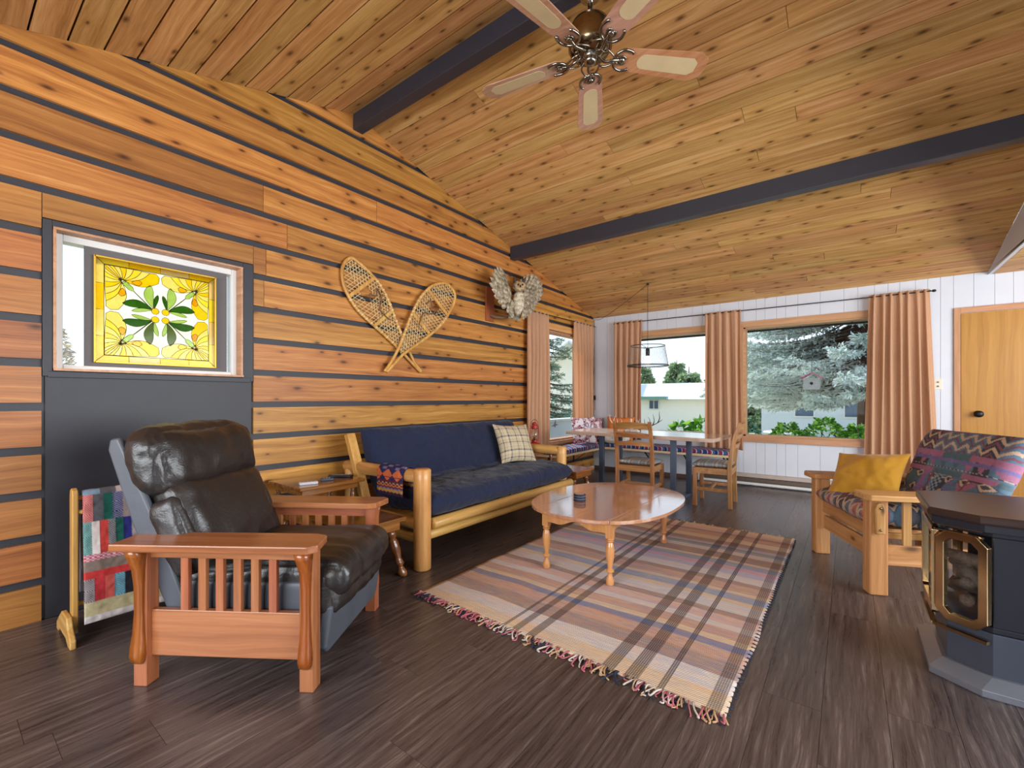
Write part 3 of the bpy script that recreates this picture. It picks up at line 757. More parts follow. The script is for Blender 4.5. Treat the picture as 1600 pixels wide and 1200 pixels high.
# step end tables -----------------------------------------------
def steptable(loc, label, rz=0, group=None):
    t = thing('step_end_table', label, 'end table', loc, rz, group)
    G().box(-.50, .44, -.20, .20, .352, .378).o('lower_top', M_['oldpine'], t, bevel=.006)
    G().prism([(-.50, -.24), (-.06, -.24), (-.06, .24), (-.50, .24)], .545, .568, 2).o('upper_top', M_['oldpine'], t, bevel=.006)
    G().box(-.47, -.10, -.205, .205, .505, .546).o('upper_apron', M_['oldpine'], t, bevel=.003)
    G().box(-.46, .42, -.165, .165, .30, .353).o('apron', M_['oldpine'], t, bevel=.003)
    pf = [(.012, 0), (.022, .008), (.026, .03), (.016, .055), (.014, .07), (.024, .085), (.02, .10), (.016, .12), (.026, .17), (.024, .22), (.017, .245), (.026, .258), (.026, .30)]
    for x_, y_ in ((-.42, -.15), (-.42, .15), (.36, -.13), (.36, .13)):
        g = G(); g.lathe([(r_*1.25, z_) for r_, z_ in pf], n=14); sx = .075 if x_ > 0 else 0; sgn = 1 if y_ > 0 else -1
        g.v = [(p[0]+x_+sx*(1-p[2]/.3), p[1]+y_+sgn*.05*(1-p[2]/.3), p[2]) for p in g.v]; g.o('leg', M_['oldpine_v'], t, True)
    for x_, y_ in ((-.45, -.19), (-.45, .19), (-.11, -.17), (-.11, .17)):
        G().lathe([(.014, .378), (.02, .39), (.011, .41), (.019, .44), (.017, .47), (.011, .49), (.018, .505)], (x_, y_, 0), 12).o('spindle', M_['oldpine_v'], t, True)
    return t
steptable((.59, 1.68, 0), 'dark pine step end table between the recliner and the log futon')
steptable((.62, 4.28, 0), 'dark pine step end table behind the far futon arm, holding the red lantern')
def remote(loc, rz, L_, W_, mat, label, btn):
    t = thing('remote_control', label, 'remote', loc, rz)
    G().box(-L_/2, L_/2, -W_/2, W_/2, 0, .018).o('remote_body', mat, t, bevel=.005)
    g = G()
    for i in range(btn):
        for j in (-1, 0, 1): g.box(-L_/2+.02+i*(L_-.035)/btn, -L_/2+.028+i*(L_-.035)/btn, j*W_*.27-.003, j*W_*.27+.003, .018, .0195)
    tag(g.o('buttons', plain('remote buttons', '8C8F96', .5), t), kind='stuff')
remote((.43, 1.55, .568), R(70), .115, .045, plain('white remote', 'C9C8CC', .4), 'small white remote control on the end table, nearest to the recliner', 4)
remote((.40, 1.70, .568), R(65), .085, .04, plain('slate remote', '3D4450', .4), 'small dark remote in the middle of the three on the end table', 3)
remote((.36, 1.83, .568), R(35), .17, .045, M_['blackmetal'], 'long black remote with many buttons on the end table, nearest to the futon', 8)

# red lantern ---------------------------------------------------
ln = thing('oil_lantern', 'red oil lantern with glass globe on the end table behind the futon', 'lantern', (.34, 4.36, .568))
red = plain('red lantern paint', 'A8322C', .35, .3)
G().lathe([(.07, 0), (.075, .01), (.075, .04), (.05, .055), (.03, .06), (.035, .075), (.035, .085)], n=20).o('fuel_tank', red, ln, True)
G().lathe([(.034, .085), (.05, .12), (.052, .15), (.036, .20), (.03, .215)], n=18).o('globe', glass('lantern glass', (.9,.92,.92,1), .4, .05), ln, True)
G().lathe([(.034, .215), (.044, .222), (.03, .24), (.028, .265), (.036, .27), (.02, .29), (.006, .295)], n=18).o('chimney', red, ln, True)
G().tube([(0, 0, .06), (0, 0, .115)], .012, 8).o('burner', M_['brass'], ln)
for s in (-1, 1):
    G().tube(catmull([(0, s*.03, .255), (0, s*.075, .245), (0, s*.088, .18), (0, s*.088, .08), (0, s*.07, .03)], 5), .006, 8).o('side_tube', red, ln, True)
G().tube(catmull([(0, -.085, .20), (0, -.07, .29), (0, 0, .325), (0, .07, .29), (0, .085, .20)], 5), .0025, 6).o('handle', M_['blackmetal'], ln, True)
G().tube(catmull([(0, -.04, .13), (.045, 0, .13), (0, .04, .13), (-.045, 0, .13)], 5, True), .002, 5).o('guard_wire', red, ln, True)

# rug -----------------------------------------------------------
def rugmat():
    w = N('rag rug'); v, q = w.obj()
    n1 = w.noise(w.comb(w.math('MULTIPLY', q[0], 2.2), w.math('MULTIPLY', q[1], 14), 0.0), 1, 3)
    yy = w.math('MULTIPLY_ADD', w.math('SUBTRACT', w.noise(w.comb(w.math('MULTIPLY', q[0], 2.0), 3.0, 0.0), 1, 2), .5), .06, q[1])
    yn = w.math('DIVIDE', yy, 2.50)
    tan, pk, bl, br, rd, wh, lil = 'D6B88E', 'D0A498', '8494B2', '957468', 'BD8A72', 'D0C6C2', 'AEA4BA'
    seq = [tan, wh, br, rd, '5E6A94', tan, rd, wh, pk, br, wh, tan, bl, tan, rd, br, wh, 'B5A9C0', 'C98FA8', bl, tan, br, wh, bl, '4E7A5C', lil, br, tan, rd, br, pk, tan]
    st = []; p = 0; rg = random.Random(5)
    ws_ = [rg.choice([1.5, 2.2, 3.0, 1.2, 2.5]) for _ in seq]; ws_[24] = .35; tot = sum(ws_)
    for c, k in zip(seq, ws_): st.append((p/tot, c)); p += k
    weft = w.ramp(yn, st, 'CONSTANT')
    streak = w.ramp(w.noise(w.comb(w.math('MULTIPLY', q[0], 3.5), w.math('MULTIPLY', q[1], 34), 0.0), 1, 3, .6), [(.3, 'BB8E8E'), (.42, 'D3A069'), (.5, '8E93B0'), (.6, 'D0B992'), (.7, 'A98272')], 'LINEAR')
    weft = w.mix(.38, weft, streak)
    xs = [(0, 0), (.012, 0), (.36, 0), (.375, 1), (.385, 0), (.41, 1), (.432, 0), (.463, 1), (.49, 0), (.685, 0), (.70, 1), (.735, 0), (.765, 1), (.80, 0), (.845, 1), (.86, 0), (.955, .8), (.985, 0)]
    warp = w.ramp(w.math('DIVIDE', q[0], 1.66), [(a, float(b)) for a, b in xs], 'CONSTANT')
    wx = w.math('FRACT', w.math('MULTIPLY', q[0], 110)); wy = w.math('FRACT', w.math('MULTIPLY', q[1], 90))
    chk = w.math('ADD', w.math('MULTIPLY', w.math('LESS_THAN', wx, .5), .35), .45)
    dark = w.ramp(yn, [(p_, ('3A2C33' if i % 3 else '463C30') if i not in (4, 12, 19, 23) else '33405E') for i, (p_, c) in enumerate(st)], 'CONSTANT')
    c = w.mix(w.math('MULTIPLY', warp, chk), weft, dark)
    c = w.mix(w.math('MULTIPLY', w.math('SUBTRACT', 1.0, w.math('MULTIPLY', wy, 3.0), clamp=True), .22), c, (.12, .08, .08, 1))
    h = w.math('ADD', w.math('SINE', w.math('MULTIPLY', q[1], 565)), w.math('MULTIPLY', n1, 2.0)); w.bump(h, .5, .004)
    hs = w.n('HueSaturation'); w.l(c, hs.inputs['Color']); hs.inputs['Value'].default_value = 1.25; hs.inputs['Saturation'].default_value = .88; c = hs.outputs[0]
    return w.fin(c, .95, Specular_IOR_Level=.1)
RX0, RX1, RY0, RY1 = 1.30, 2.96, 1.74, 4.24
V = []; F = []; nx, ny = 60, 90
def rugz(u, v): return .0075+.003*max(0, fbm((u*4, v*6, 0), 1, 3))+.0035*math.exp(-((u-.15)*9)**2)*abs(math.sin(v*40))*(1 if v < .5 else .4)
for j in range(ny+1):
    for i in range(nx+1):
        u, v_ = i/nx, j/ny
        wob = .012*noise.noise(Vector((u*5, v_*5, 1))); wob2 = .015*noise.noise(Vector((v_*6, 3, u*3)))
        V.append((u*(RX1-RX0)+wob2*(abs(u-.5)*2), v_*(RY1-RY0)+wob+.04*(u-.5)*(1-v_)*-1, rugz(u, v_)))
for j in range(ny):
    for i in range(nx): k = j*(nx+1)+i; F.append((k, k+1, k+nx+2, k+nx+1))
rug = mesh('rag_rug', V, F, rugmat(), None, True); rug.location = (RX0, RY0, 0)
m_ = rug.modifiers.new('thick', 'SOLIDIFY'); m_.thickness = .007; m_.offset = -1
tag(rug, 'striped plaid rag rug with knotted fringe under the oval coffee table', 'rug')
fr_cols = [plain('fringe cream', 'C9BDB2', .9), plain('fringe pink', 'B5606C', .9), plain('fringe navy', '22283A', .9), plain('fringe tan', 'B99570', .9)]
rf = random.Random(9)
for ci in range(4):
    g = G(); N_ = 150
    for k in range(N_):
        far = rf.random() < .22; u = rf.random(); zone = noise.noise(Vector((u*9, 7, 0)))
        want = 0 if zone < -.12 else (1 if zone < .1 else (2 if zone < .28 else 3))
        if rf.random() < .7 and want != ci: continue
        x_ = u*(RX1-RX0); y_ = (-.04*(u-.5)) if not far else (RY1-RY0); s = -1 if not far else 1; L_ = rf.uniform(.02, .065)*(1 if not far else .4); a = rf.uniform(-.7, .7)
        pts = [(x_, y_-s*.008, .008), (x_+a*L_*.4, y_+s*L_*.5, rf.uniform(.008, .018)), (x_+a*L_, y_+s*L_, .006), (x_+a*L_+rf.uniform(-.02, .02), y_+s*(L_+rf.uniform(-.01, .015)), .005)]
        g.tube(catmull(pts, 3), rf.uniform(.0022, .004), 5)
    tag(g.o('fringe', fr_cols[ci], rug, True), kind='stuff')
g = G()
for k in range(70):
    y_ = k/70*(RY1-RY0); g.tube([(RX1-RX0-.006, y_, .008), (RX1-RX0+.012, y_+rf.uniform(-.008, .008), .006)], .004, 5)
tag(g.o('edge_knots', fr_cols[2], rug, True), kind='stuff')

# coffee table --------------------------------------------------
ct = thing('coffee_table', 'oval drop-leaf maple coffee table with turned legs on the striped rug', 'coffee table', (1.926, 3.0, .0115))
A_, B_, NE = .478, .63, 2.45
def sup(a, b, n=64, x0=-9, x1=9):
    P = []
    for k in range(n):
        t = 2*math.pi*k/n; c, s = math.cos(t), math.sin(t)
        P.append((a*math.copysign(abs(c)**(2/NE), c), b*math.copysign(abs(s)**(2/NE), s)))
    return P
def strip(lo, hi, a, b):
    m = 22; out = []
    f = lambda x: b*(max(0, 1-abs(x/a)**NE))**(1/NE)
    xs = [lo+(hi-lo)*(.5-.5*math.cos(math.pi*i/m)) for i in range(m+1)]
    out = [(x, f(x)) for x in xs]+[(x, -f(x)) for x in reversed(xs)]
    res = []
    for p in out:
        if not res or (Vector(p)-Vector(res[-1])).length > 1e-4: res.append(p)
    if (Vector(res[0])-Vector(res[-1])).length < 1e-4: res.pop()
    return res[::-1]
for nm, lo, hi in (('drop_leaf', -A_, -.262), ('table_top', -.259, .259), ('drop_leaf', .262, A_)):
    G().prism(strip(lo, hi, A_, B_), .388, .408, 2).o(nm, M_['maple'], ct, bevel=.006)
G().prism(sup(A_-.02, B_-.02), .378, .389, 2).o('lower_moulding', M_['maple'], ct, bevel=.003)
for s in (-1, 1):
    g = G(); n = 16; P = []
    for k in range(n+1):
        t = k/n; P.append((-.21+.42*t, .30+.035*math.sin(math.pi*t)+.012*math.cos(4*math.pi*t)))
    P += [(.21, .385), (-.21, .385)]; g.prism([(p[0], p[1]) for p in P], *sorted((s*.495, s*.512)), 1); g.o('apron', M_['maple_v'], ct)
    g = G(); P = [(-.46+.92*k/20, .315+.03*math.sin(math.pi*k/20)) for k in range(21)]+[(.46, .385), (-.46, .385)]
    g.prism(P, *sorted((s*.212, s*.228)), 0); g.o('apron', M_['maple_v'], ct)
    for t in (-1, 1):
        g = G(); g.box(s*.228-.021, s*.228+.021, t*.49-.021, t*.49+.021, .285, .388)
        g.lathe([(r_*1.2, z_) for r_, z_ in [(.010, 0), (.019, .004), (.021, .018), (.020, .035), (.012, .058), (.011, .072), (.020, .082), (.020, .092), (.012, .102), (.013, .115), (.021, .17), (.023, .215), (.018, .245), (.014, .258), (.022, .266), (.015, .272), (.022, .280), (.022, .286)]], (s*.228, t*.49, 0), 20)
        g.o('leg', M_['maple_v'], ct, True).modifiers.new('e', 'EDGE_SPLIT').split_angle = R(35)
cs = thing('coaster_stack', 'small round stack of black patterned coasters on the coffee table', 'coasters', (1.79, 2.80, .4195))
for k in range(5):
    G().lathe([(.038, .0+k*.0095), (.043, .002+k*.0095), (.043, .007+k*.0095), (.038, .009+k*.0095)], n=24).o('coaster', plain('coaster black', '1F222B', .5) if k % 2 == 0 else plain('coaster blue grey', '4B5468', .5), cs, True)
G().lathe([(.0, .0472), (.033, .0473), (.034, .0476), (.0, .0477)], n=20).o('coaster_inlay', plain('coaster cork', 'B99A90', .6), cs)

# pine armchair with woven cushion --------------------------------
F2 = R(180+23.9)
pc = thing('pine_armchair', 'wide pine armchair with thick square legs, beside the black stove', 'armchair', (3.59, 3.835, 0), F2)
# local: X forward; front legs' outer faces at x=.38
for sy in (-1, 1):
    a, b = sorted((.40*sy, .318*sy))
    G().box(.285, .38, a, b, 0, .555).o('leg', M_['chairwood'], pc, bevel=.008)
    G().box(-.36, -.28, a, b, 0, .555).o('leg', M_['chairwood'], pc, bevel=.008)
    g = G(); g.prism([(-.40, .275*sy), (.40, .275*sy), (.42, .31*sy), (.42, .42*sy), (.40, .46*sy), (-.40, .43*sy)][::-sy], .556, .59, 2); g.o('arm_rest', M_['chairwood_x'], pc, bevel=.006)
    G().box(-.28, .285, *sorted((.345*sy, .372*sy)), .17, .29).o('side_rail', M_['chairwood_x'], pc, bevel=.004)
    for i in range(4):
        xs = -.17+i*.115; G().box(xs-.021, xs+.021, *sorted((.348*sy, .368*sy)), .285, .557).o('slat', M_['chairwood'], pc, bevel=.003)
    g = G(); g.prism([(.31, .36), (.36, .36), (.365, .50), (.35, .54), (.322, .54), (.31, .50)], *sorted((.40*sy, .425*sy)), 1); g.o('corbel', M_['chairwood'], pc, bevel=.008)
    for z_ in (.385, .51): G().lathe([(.007, 0), (.007, .004), (.003, .006)], n=10, M=TRS((.337, .425*sy, z_), (R(-90*sy), 0, 0))).o('bolt', M_['brass'], pc, True)
    G().box(-.30, .30, *sorted((.29*sy, .315*sy)), .31, .345).o('seat_rail', M_['chairwood_x'], pc, bevel=.003)
G().box(.30, .335, -.318, .318, .31, .40).o('front_rail', M_['chairwood_y'], pc, bevel=.004)
G().box(.305, .33, -.318, .318, .19, .285).o('lower_rail', M_['chairwood_y'], pc, bevel=.004)
for i in range(6): G().box(-.3, .3, -.28+i*.1, -.22+i*.1, .345, .36).o('seat_slat', M_['chairwood_x'], pc)
for s in (-1, 1):
    g = G(); g.beam((-.22, s*.27, .34), (-.43, s*.27, .82), .04, .05, up=(0, 1, 0)); g.o('back_post', M_['chairwood'], pc, bevel=.004)
def aztec(u, v, top):
    C = [np.array(lin(c)) for c in ('4F6E86', '9E5E7C', 'B06048', '2A2A38', '6E5E94', '8E9BA8', 'C2A184', '45606A', '7A3C4A', '3D5E4E')]
    V_ = v*.84; U_ = u*1.35; z = abs(((V_*9) % 1)-.5)*2
    sec = int(U_*5.2)
    c = C[0]
    n_ = noise.noise(Vector((u*3, v*3, 2)))
    zone = noise.noise(Vector((u*1.7+5, v*2.6, 0)))
    if zone < -.25: base = C[3]
    elif zone < .04: base = C[0]
    elif zone < .22: base = C[1]
    elif zone < .32: base = C[2]
    else: base = C[7]
    if u > .70: base = C[0] if noise.noise(Vector((v*3, 1, 0))) < .30 else C[3]
    c = base
    k = (U_*6.0) % 1
    if sec % 3 == 0:                          # zigzags
        if abs(((U_*11+z*.6) % 1)-.5) < .14: c = C[5] if sec % 2 else C[6]
        elif abs(((U_*11+z*.6+.5) % 1)-.5) < .10: c = C[8]
    elif sec % 3 == 1:                        # diamonds and dotted columns
        d = abs(((V_*7) % 1)-.5)+abs(((U_*7) % 1)-.5)
        if d < .18: c = C[3]
        elif d < .32: c = C[6]
        elif d < .42: c = base*.6
        if int(V_*40) % 13 == 0: c = C[8]
        if .36 < V_ < .46 and (int(U_*48)+int(V_*48)) % 2: c = C[5]
        if .24 < V_ < .31: c = C[1] if (int(U_*60)+int(V_*60)) % 2 else C[4]
        if .50 < V_ < .58 and (int(U_*40)) % 2: c = C[4]
    else:                                     # stepped triangles and bands
        if abs(k-.5) < .1: c = C[4]
        elif int(k*8) > z*5: c = C[1] if zone > 0 else C[7]
        if .08 < k < .14: c = C[3] if int(V_*60) % 2 else C[6]
    return np.clip((c*.8+.035)*(1+.25*n_), 0, 1)
cu = softo('armchair_cushion', M_['vcol'], None, [(.385, 0, .452), (.10, 0, .442), (-.10, 0, .43), (-.19, 0, .48), (-.27, 0, .62), (-.385, 0, .925)], .635, .15, wf=lambda s: 1+.20*max(0, min(1, (s-.1)/.25)),
           M=TRS((3.59, 3.815, 0), (0, 0, F2)), nx=200, ny=120, ks=9, kv=10, wr=.01, wscale=5, seed=9, colf=aztec)
tag(cu, 'blue, pink and black southwestern-patterned cushion on the pine armchair', 'cushion')
mu = softo('mustard_pillow', M_['mustard'], None, [(0, 0, -.195), (0, 0, .195)], .43, .15, M=TRS((3.40, 3.83, .610), (0, R(-36), F2+R(34))) @ TRS((0,0,0), (R(7), 0, 0)),
           nx=30, ny=30, ks=2.3, kv=2.3, wr=.02, wscale=6, seed=12, pinch=.10)
tag(mu, 'mustard yellow pillow on the far side of the pine armchair', 'pillow')

# stove -----------------------------------------------------------
sv = thing('gas_stove', 'black freestanding stove with brass-trimmed bay window at the right edge', 'stove', (3.575, 2.74, 0))
X1 = .60
def bay(w1, w2, cx, x0=0.0, xb=X1):   # front half-width, body half-width, corner depth
    return [(x0, w1), (x0, -w1), (x0+cx, -w2), (xb, -w2), (xb, w2), (x0+cx, w2)]
darks = plain('stove charcoal enamel', '24262E', .35, .2); greys = plain('stove slate enamel', '4A4F5C', .3, .3); dull = plain('stove satin trim', '7C7F88', .3, .4)
browns = plain('stove top plate', '3D2E2A', .3, .3)
G().prism(bay(.205, .30, .14), 0, .03, 2).o('plinth', dull, sv, bevel=.004)
g = G(); lo = bay(.205, .30, .14); hi = bay(.165, .25, .13, .045, X1-.02); n = 6
g.add([(p[0], p[1], .03) for p in lo]+[(p[0], p[1], .062) for p in hi], [(i, (i+1) % n, n+(i+1) % n, n+i) for i in range(n)][::-1]+[tuple(range(n, 2*n))]); g.o('plinth_slope', dull, sv)
G().prism(bay(.155, .235, .12, .06, X1-.03), .06, .225, 2).o('lower_body', greys, sv, bevel=.003)
G().prism(bay(.155, .235, .12, .06, X1-.03), .228, .25, 2).prism(bay(.155, .235, .12, .06, X1-.03), .60, .625, 2).box(.27, X1-.03, -.235, .235, .25, .60).box(.18, .27, .215, .235, .25, .60).box(.18, .27, -.235, -.215, .25, .60).o('firebox_body', darks, sv, bevel=.003)
G().prism(bay(.21, .30, .14, -.005, X1+.02), .655, .69, 2).o('top_plate', browns, sv, bevel=.010)
G().prism(bay(.19, .28, .14, .01, X1), .625, .656, 2).o('top_band', darks, sv, bevel=.002)
# louvres with brass edges under the top
for k, z_ in enumerate((.598, .622, .640)):
    g = G(); P = bay(.185-k*.003, .26, .13, .022-k*.004, .2)
    for a, b in ((5, 0), (0, 1), (1, 2)): g.beam((P[a][0], P[a][1], z_), (P[b][0], P[b][1], z_), .008, .006)
    g.o('louvre', M_['brass'] if k < 2 else M_['nickel'], sv)
gold = plain('polished brass', 'BCA078', .15, 1)
# three window panes: front, and one on either slanted corner
def panefr(p, q, z0, z1, cut, m, nm='window_frame'):
    p, q = Vector(p), Vector(q); d = (q-p); L_ = d.length; d.normalize(); nrm = Vector((d.y, -d.x))
    if nrm.dot(Vector((-1, 0))) < 0 and abs(nrm.y) < .99: nrm = -nrm
    def oct_(ins, c): return [(ins+c, z0+ins), (L_-ins-c, z0+ins), (L_-ins, z0+ins+c), (L_-ins, z1-ins-c), (L_-ins-c, z1-ins), (ins+c, z1-ins), (ins, z1-ins-c), (ins, z0+ins+c)]
    O, I = oct_(0, cut), oct_(m, cut*.6); v = []
    for P, h in ((O, .0), (O, .022), (I, .022), (I, .0)):
        for s, z in P: w_ = p+d*s+nrm*h; v.append((w_.x, w_.y, z))
    f = []
    for r_ in range(3):
        for k in range(8): f.append((r_*8+k, r_*8+(k+1) % 8, r_*8+8+(k+1) % 8, r_*8+8+k))
    G().add(v, f).o(nm, gold, sv, bevel=.002)
    v = [tuple((p+d*s+nrm*.010).to_3d()[:2])+(z,) for s, z in oct_(m*.8, cut*.6)]
    G().add(v, [tuple(range(8))]).o('window_glass', M_['stoveglass'], sv)
PB = bay(.165, .27, .135, .035, .2)
panefr(PB[0], PB[1], .235, .60, .012, .03); panefr(PB[1], PB[2], .235, .60, .035, .03); panefr(PB[5], PB[0], .235, .60, .035, .03)
fl_ = bay(.15, .245, .12, .05, .3)
rl_ = random.Random(4)
barkm = wood('burnt ceramic log', '2E2622', '77685C', 'A99A8A', u=1, v=2, knots=0, rough=.8, var=.2)
for k in range(7):
    c = Vector((.13+rl_.uniform(-.01, .05), rl_.uniform(-.08, .08), .275+k*.03)); a = rl_.uniform(0, 3.1); L_ = rl_.uniform(.07, .11)
    d = Vector((math.cos(a)*.3, math.sin(a), rl_.uniform(-.4, .4))).normalized()
    G().tube([c-d*L_, c-d*L_*.4+Vector((0, 0, .01)), c+d*L_*.5, c+d*L_], [.02, .027, .024, .015], 9).o('fire_log', barkm, sv, True)
g = G(); P = bay(.175, .275, .14, .02, .2)
for a, b in ((5, 0), (0, 1), (1, 2)): g.beam((P[a][0], P[a][1], .20), (P[b][0], P[b][1], .20), .02, .012)
g.o('lower_trim', gold, sv)

# ============================================================ DINING CORNER
dt_ = thing('dining_table', 'pale live-edge dining table on slate blue steel legs in the window corner', 'table', (1.35, 5.15, 0))
rg = random.Random(21)
top = []
def wob(p, q, n, a):
    for k in range(n):
        t = k/n; x = p[0]+(q[0]-p[0])*t; y = p[1]+(q[1]-p[1])*t
        top.append((x-1.35, y-5.15+a*noise.noise(Vector((x*4, y*3, 1)))))
wob((.49, 4.835), (2.24, 4.73), 26, .025); wob((2.24, 4.73), (2.255, 5.47), 2, 0); wob((2.255, 5.47), (.46, 5.58), 26, .025); wob((.46, 5.58), (.49, 4.835), 2, 0)
G().prism(top, .70, .74, 2).o('table_top', M_['tabletop'], dt_, bevel=.005)
for x_, xb in ((.90, .95), (1.76, 1.81)):
    for y_, xx in ((5.0, x_), (5.42, xb)):
        G().box(xx-.03-1.35, xx+.03-1.35, y_-.02-5.15, y_+.02-5.15, .03, .702).o('leg', M_['steel'], dt_, bevel=.003)
    g = G(); g.beam((x_-1.35, 4.93-5.15, .017), (xb-1.35, 5.52-5.15, .017), .06, .034); g.o('foot_bar', M_['steel'], dt_, bevel=.003)
    g = G(); g.beam((x_-1.35, 4.93-5.15, .69), (xb-1.35, 5.5-5.15, .69), .06, .02); g.o('top_bar', M_['steel'], dt_)

seatm = plaidmat('striped seat weave', 0, [(0, '8C8F96'), (.2, 'B7A089'), (.3, '6C5348'), (.36, 'C2B4A2'), (.5, '75808C'), (.6, 'A3937F'), (.72, '5C4C46'), (.78, 'B9AFA3'), (.9, '8A8F93')], sc=2.2)
def dining_chair(loc, rz, label):
    t = thing('dining_chair', label, 'chair', loc, rz)
    for s in (-1, 1):
        y = s*.195
        G().box(.155, .195, y-.02, y+.02, 0, .41).o('leg', M_['oakchair'], t, bevel=.004)
        g = G()    # rear leg and back post in one curved stick
        prf = [(-.19, 0), (-.185, .25), (-.185, .44), (-.20, .60), (-.235, .76), (-.27, .865), (-.275, .895), (-.245, .895)]
        back = [(-.235, .865), (-.197, .76), (-.160, .60), (-.143, .44), (-.143, .25), (-.150, 0)]
        g.prism((prf+back), y-.018, y+.018, 1); g.o('leg', M_['oakchair'], t, bevel=.004)
        G().box(-.15, .16, y-.012, y+.012, .345, .41).o('side_rail', M_['oakchair_x'], t, bevel=.003)
        G().box(-.15, .16, y-.010, y+.010, .165, .20).o('stretcher', M_['oakchair_x'], t, bevel=.003)
    G().box(.163, .187, -.18, .18, .345, .41).o('front_rail', M_['oakchair_x'], t, bevel=.003)
    G().box(-.182, -.158, -.18, .18, .345, .41).o('back_rail', M_['oakchair_x'], t, bevel=.003)
    G().box(.02, .045, -.19, .19, .170, .195).o('cross_stretcher', M_['oakchair_x'], t, bevel=.003)
    for nm, z0, z1, dip in (('crest_rail', .81, .875, .012), ('back_slat', .715, .765, .012), ('back_slat', .625, .668, .012)):
        g = G(); n = 10; v = []; 
        for k in range(n+1):
            yy = -.185+.37*k/n; bow = .022*(1-(yy/.185)**2); lift = dip*math.cos(yy/.185*math.pi/2)
            for (dx, z) in ((0, z0+lift*.6), (.016, z0+lift*.6), (.016, z1+lift), (0, z1+lift)):
                xb = -.178-.30*max(0, z-.45)**1.6; v.append((xb-bow+dx-.012, yy, z))
        f = []
        for k in range(n): f += [(k*4+i, k*4+(i+1) % 4, k*4+4+(i+1) % 4, k*4+4+i) for i in range(4)]
        f += [(0, 3, 2, 1), tuple(n*4+i for i in range(4))]; g.add(v, f).o(nm, M_['oakchair_x'], t, True).modifiers.new('e', 'EDGE_SPLIT').split_angle = R(35)
    V, F, UV, C_ = soft([(.215, 0, .435), (.0, 0, .44), (-.175, 0, .44)], .41, .062, nx=16, ny=16, ks=4, kv=4)
    mesh('seat_cushion', V, F, seatm, t, True, uv=UV)
    return t
dining_chair((1.43, 4.86, 0), R(92), 'oak ladder-back dining chair seen from behind, pushed in at the long side of the table')
dining_chair((2.15, 5.20, 0), R(184), 'oak ladder-back dining chair at the right end of the table')

# wall benches
def benchplaid():
    w = N('bright striped bench cover'); v, q = w.obj()
    a = w.math('FRACT', w.math('MULTIPLY', w.math('ADD', q[0], q[1]), 3.1))
    c = w.ramp(a, [(0, '27457E'), (.1, '2C3C6A'), (.16, 'B8A9C0'), (.19, '7A2F4E'), (.27, '993F5A'), (.33, 'D8C9CC'), (.36, '3B6A8E'), (.46, '26355F'), (.55, '7E9AB0'), (.60, '8C3450'), (.68, '5B2E52'), (.73, 'CDB7B0'), (.77, '2E5A88'), (.88, '6E2E4A'), (.95, 'A8B5C4')], 'CONSTANT')
    w.bump(w.noise(v, 200, 2), .3, .003); return w.fin(c, .85, Specular_IOR_Level=.15)
bpm = benchplaid()
def bench(name_label, x0, x1, y0, y1, brk, along):
    t = thing('wall_bench', name_label, 'bench', ((x0+x1)/2, (y0+y1)/2, .39)); cx, cy = (x0+x1)/2, (y0+y1)/2
    G().box(x0-cx, x1-cx, y0-cy, y1-cy, 0, .03).o('bench_board', M_['palepine'], t, bevel=.003)
    rbox('bench_pad', bpm, t, ((x1-x0)/2-.004, (y1-y0)/2-.004, .027), .02, (0, 0, .006), n=20, wr=.003, ws=10, M=TRS((0, 0, .057)))
    for p in brk:
        g = G()
        if along == 'x':
            g.box(p-cx-.012, p-cx+.012, y1-cy-.02, y1-cy-.012, -.20, 0).box(p-cx-.012, p-cx+.012, y0-cy+.12, y1-cy-.012, -.008, 0); g.beam((p-cx, y1-cy-.02, -.18), (p-cx, y0-cy+.16, -.008), .02, .006)
        else:
            g.box(x0-cx+.004, x0-cx+.012, p-cy-.012, p-cy+.012, -.20, 0).box(x0-cx+.012, x1-cx-.1, p-cy-.012, p-cy+.012, -.008, 0); g.beam((x0-cx+.02, p-cy, -.18), (x1-cx-.14, p-cy, -.008), .02, .006)
        g.o('bracket', M_['blackmetal'], t)
    return t
bench('plywood wall bench with striped pad along the plank wall, under the tall corner window', .0, .40, 4.80, 6.56, (5.2, 5.9), 'y')
bench('long plywood wall bench with striped pad under the back windows', .405, 2.10, 6.12, 6.56, (.95, 1.5, 2.0), 'x')
def floral(u, v, top):
    w_ = np.array(lin('E9E2E4')); m = np.array(lin('7E3346')); nb = np.array(lin('5B6A94')); pk = np.array(lin('C48A98'))
    a = noise.noise(Vector((u*4.5, v*4.5, 3))); b = noise.noise(Vector((u*14, v*14, 9)))
    ang = math.atan2(v-.6, u-.5); rr_ = math.hypot(v-.6, u-.5); p_ = .24+.06*math.cos(9*ang)
    c = m if a > -.05 else w_
    if abs(b) < .09: c = w_
    if rr_ < p_: c = w_ if math.cos(9*ang+rr_*12) > -.2 else nb
    if rr_ < .06: c = nb
    if b > .3: c = pk
    return c
o = softo('floral_pillow', M_['vcol'], None, [(0, 0, -.20), (0, 0, .20)], .40, .14, M=TRS((.20, 5.86, .675), (0, R(-14), R(-32))), nx=60, ny=60, ks=2.4, kv=2.4, wr=.008, pinch=.08, colf=floral)
tag(o, 'white and maroon floral pillow on the corner bench', 'pillow')
o = softo('floral_pillow', M_['vcol'], None, [(0, 0, -.19), (0, 0, .19)], .38, .13, M=TRS((.12, 6.27, .66), (0, R(-12), R(-38))), nx=50, ny=50, ks=2.4, kv=2.4, wr=.008, pinch=.08, seed=4, colf=lambda u, v, t: floral(v+.3, u*.8, t))
tag(o, 'darker maroon floral pillow tucked into the corner behind the white floral one', 'pillow')
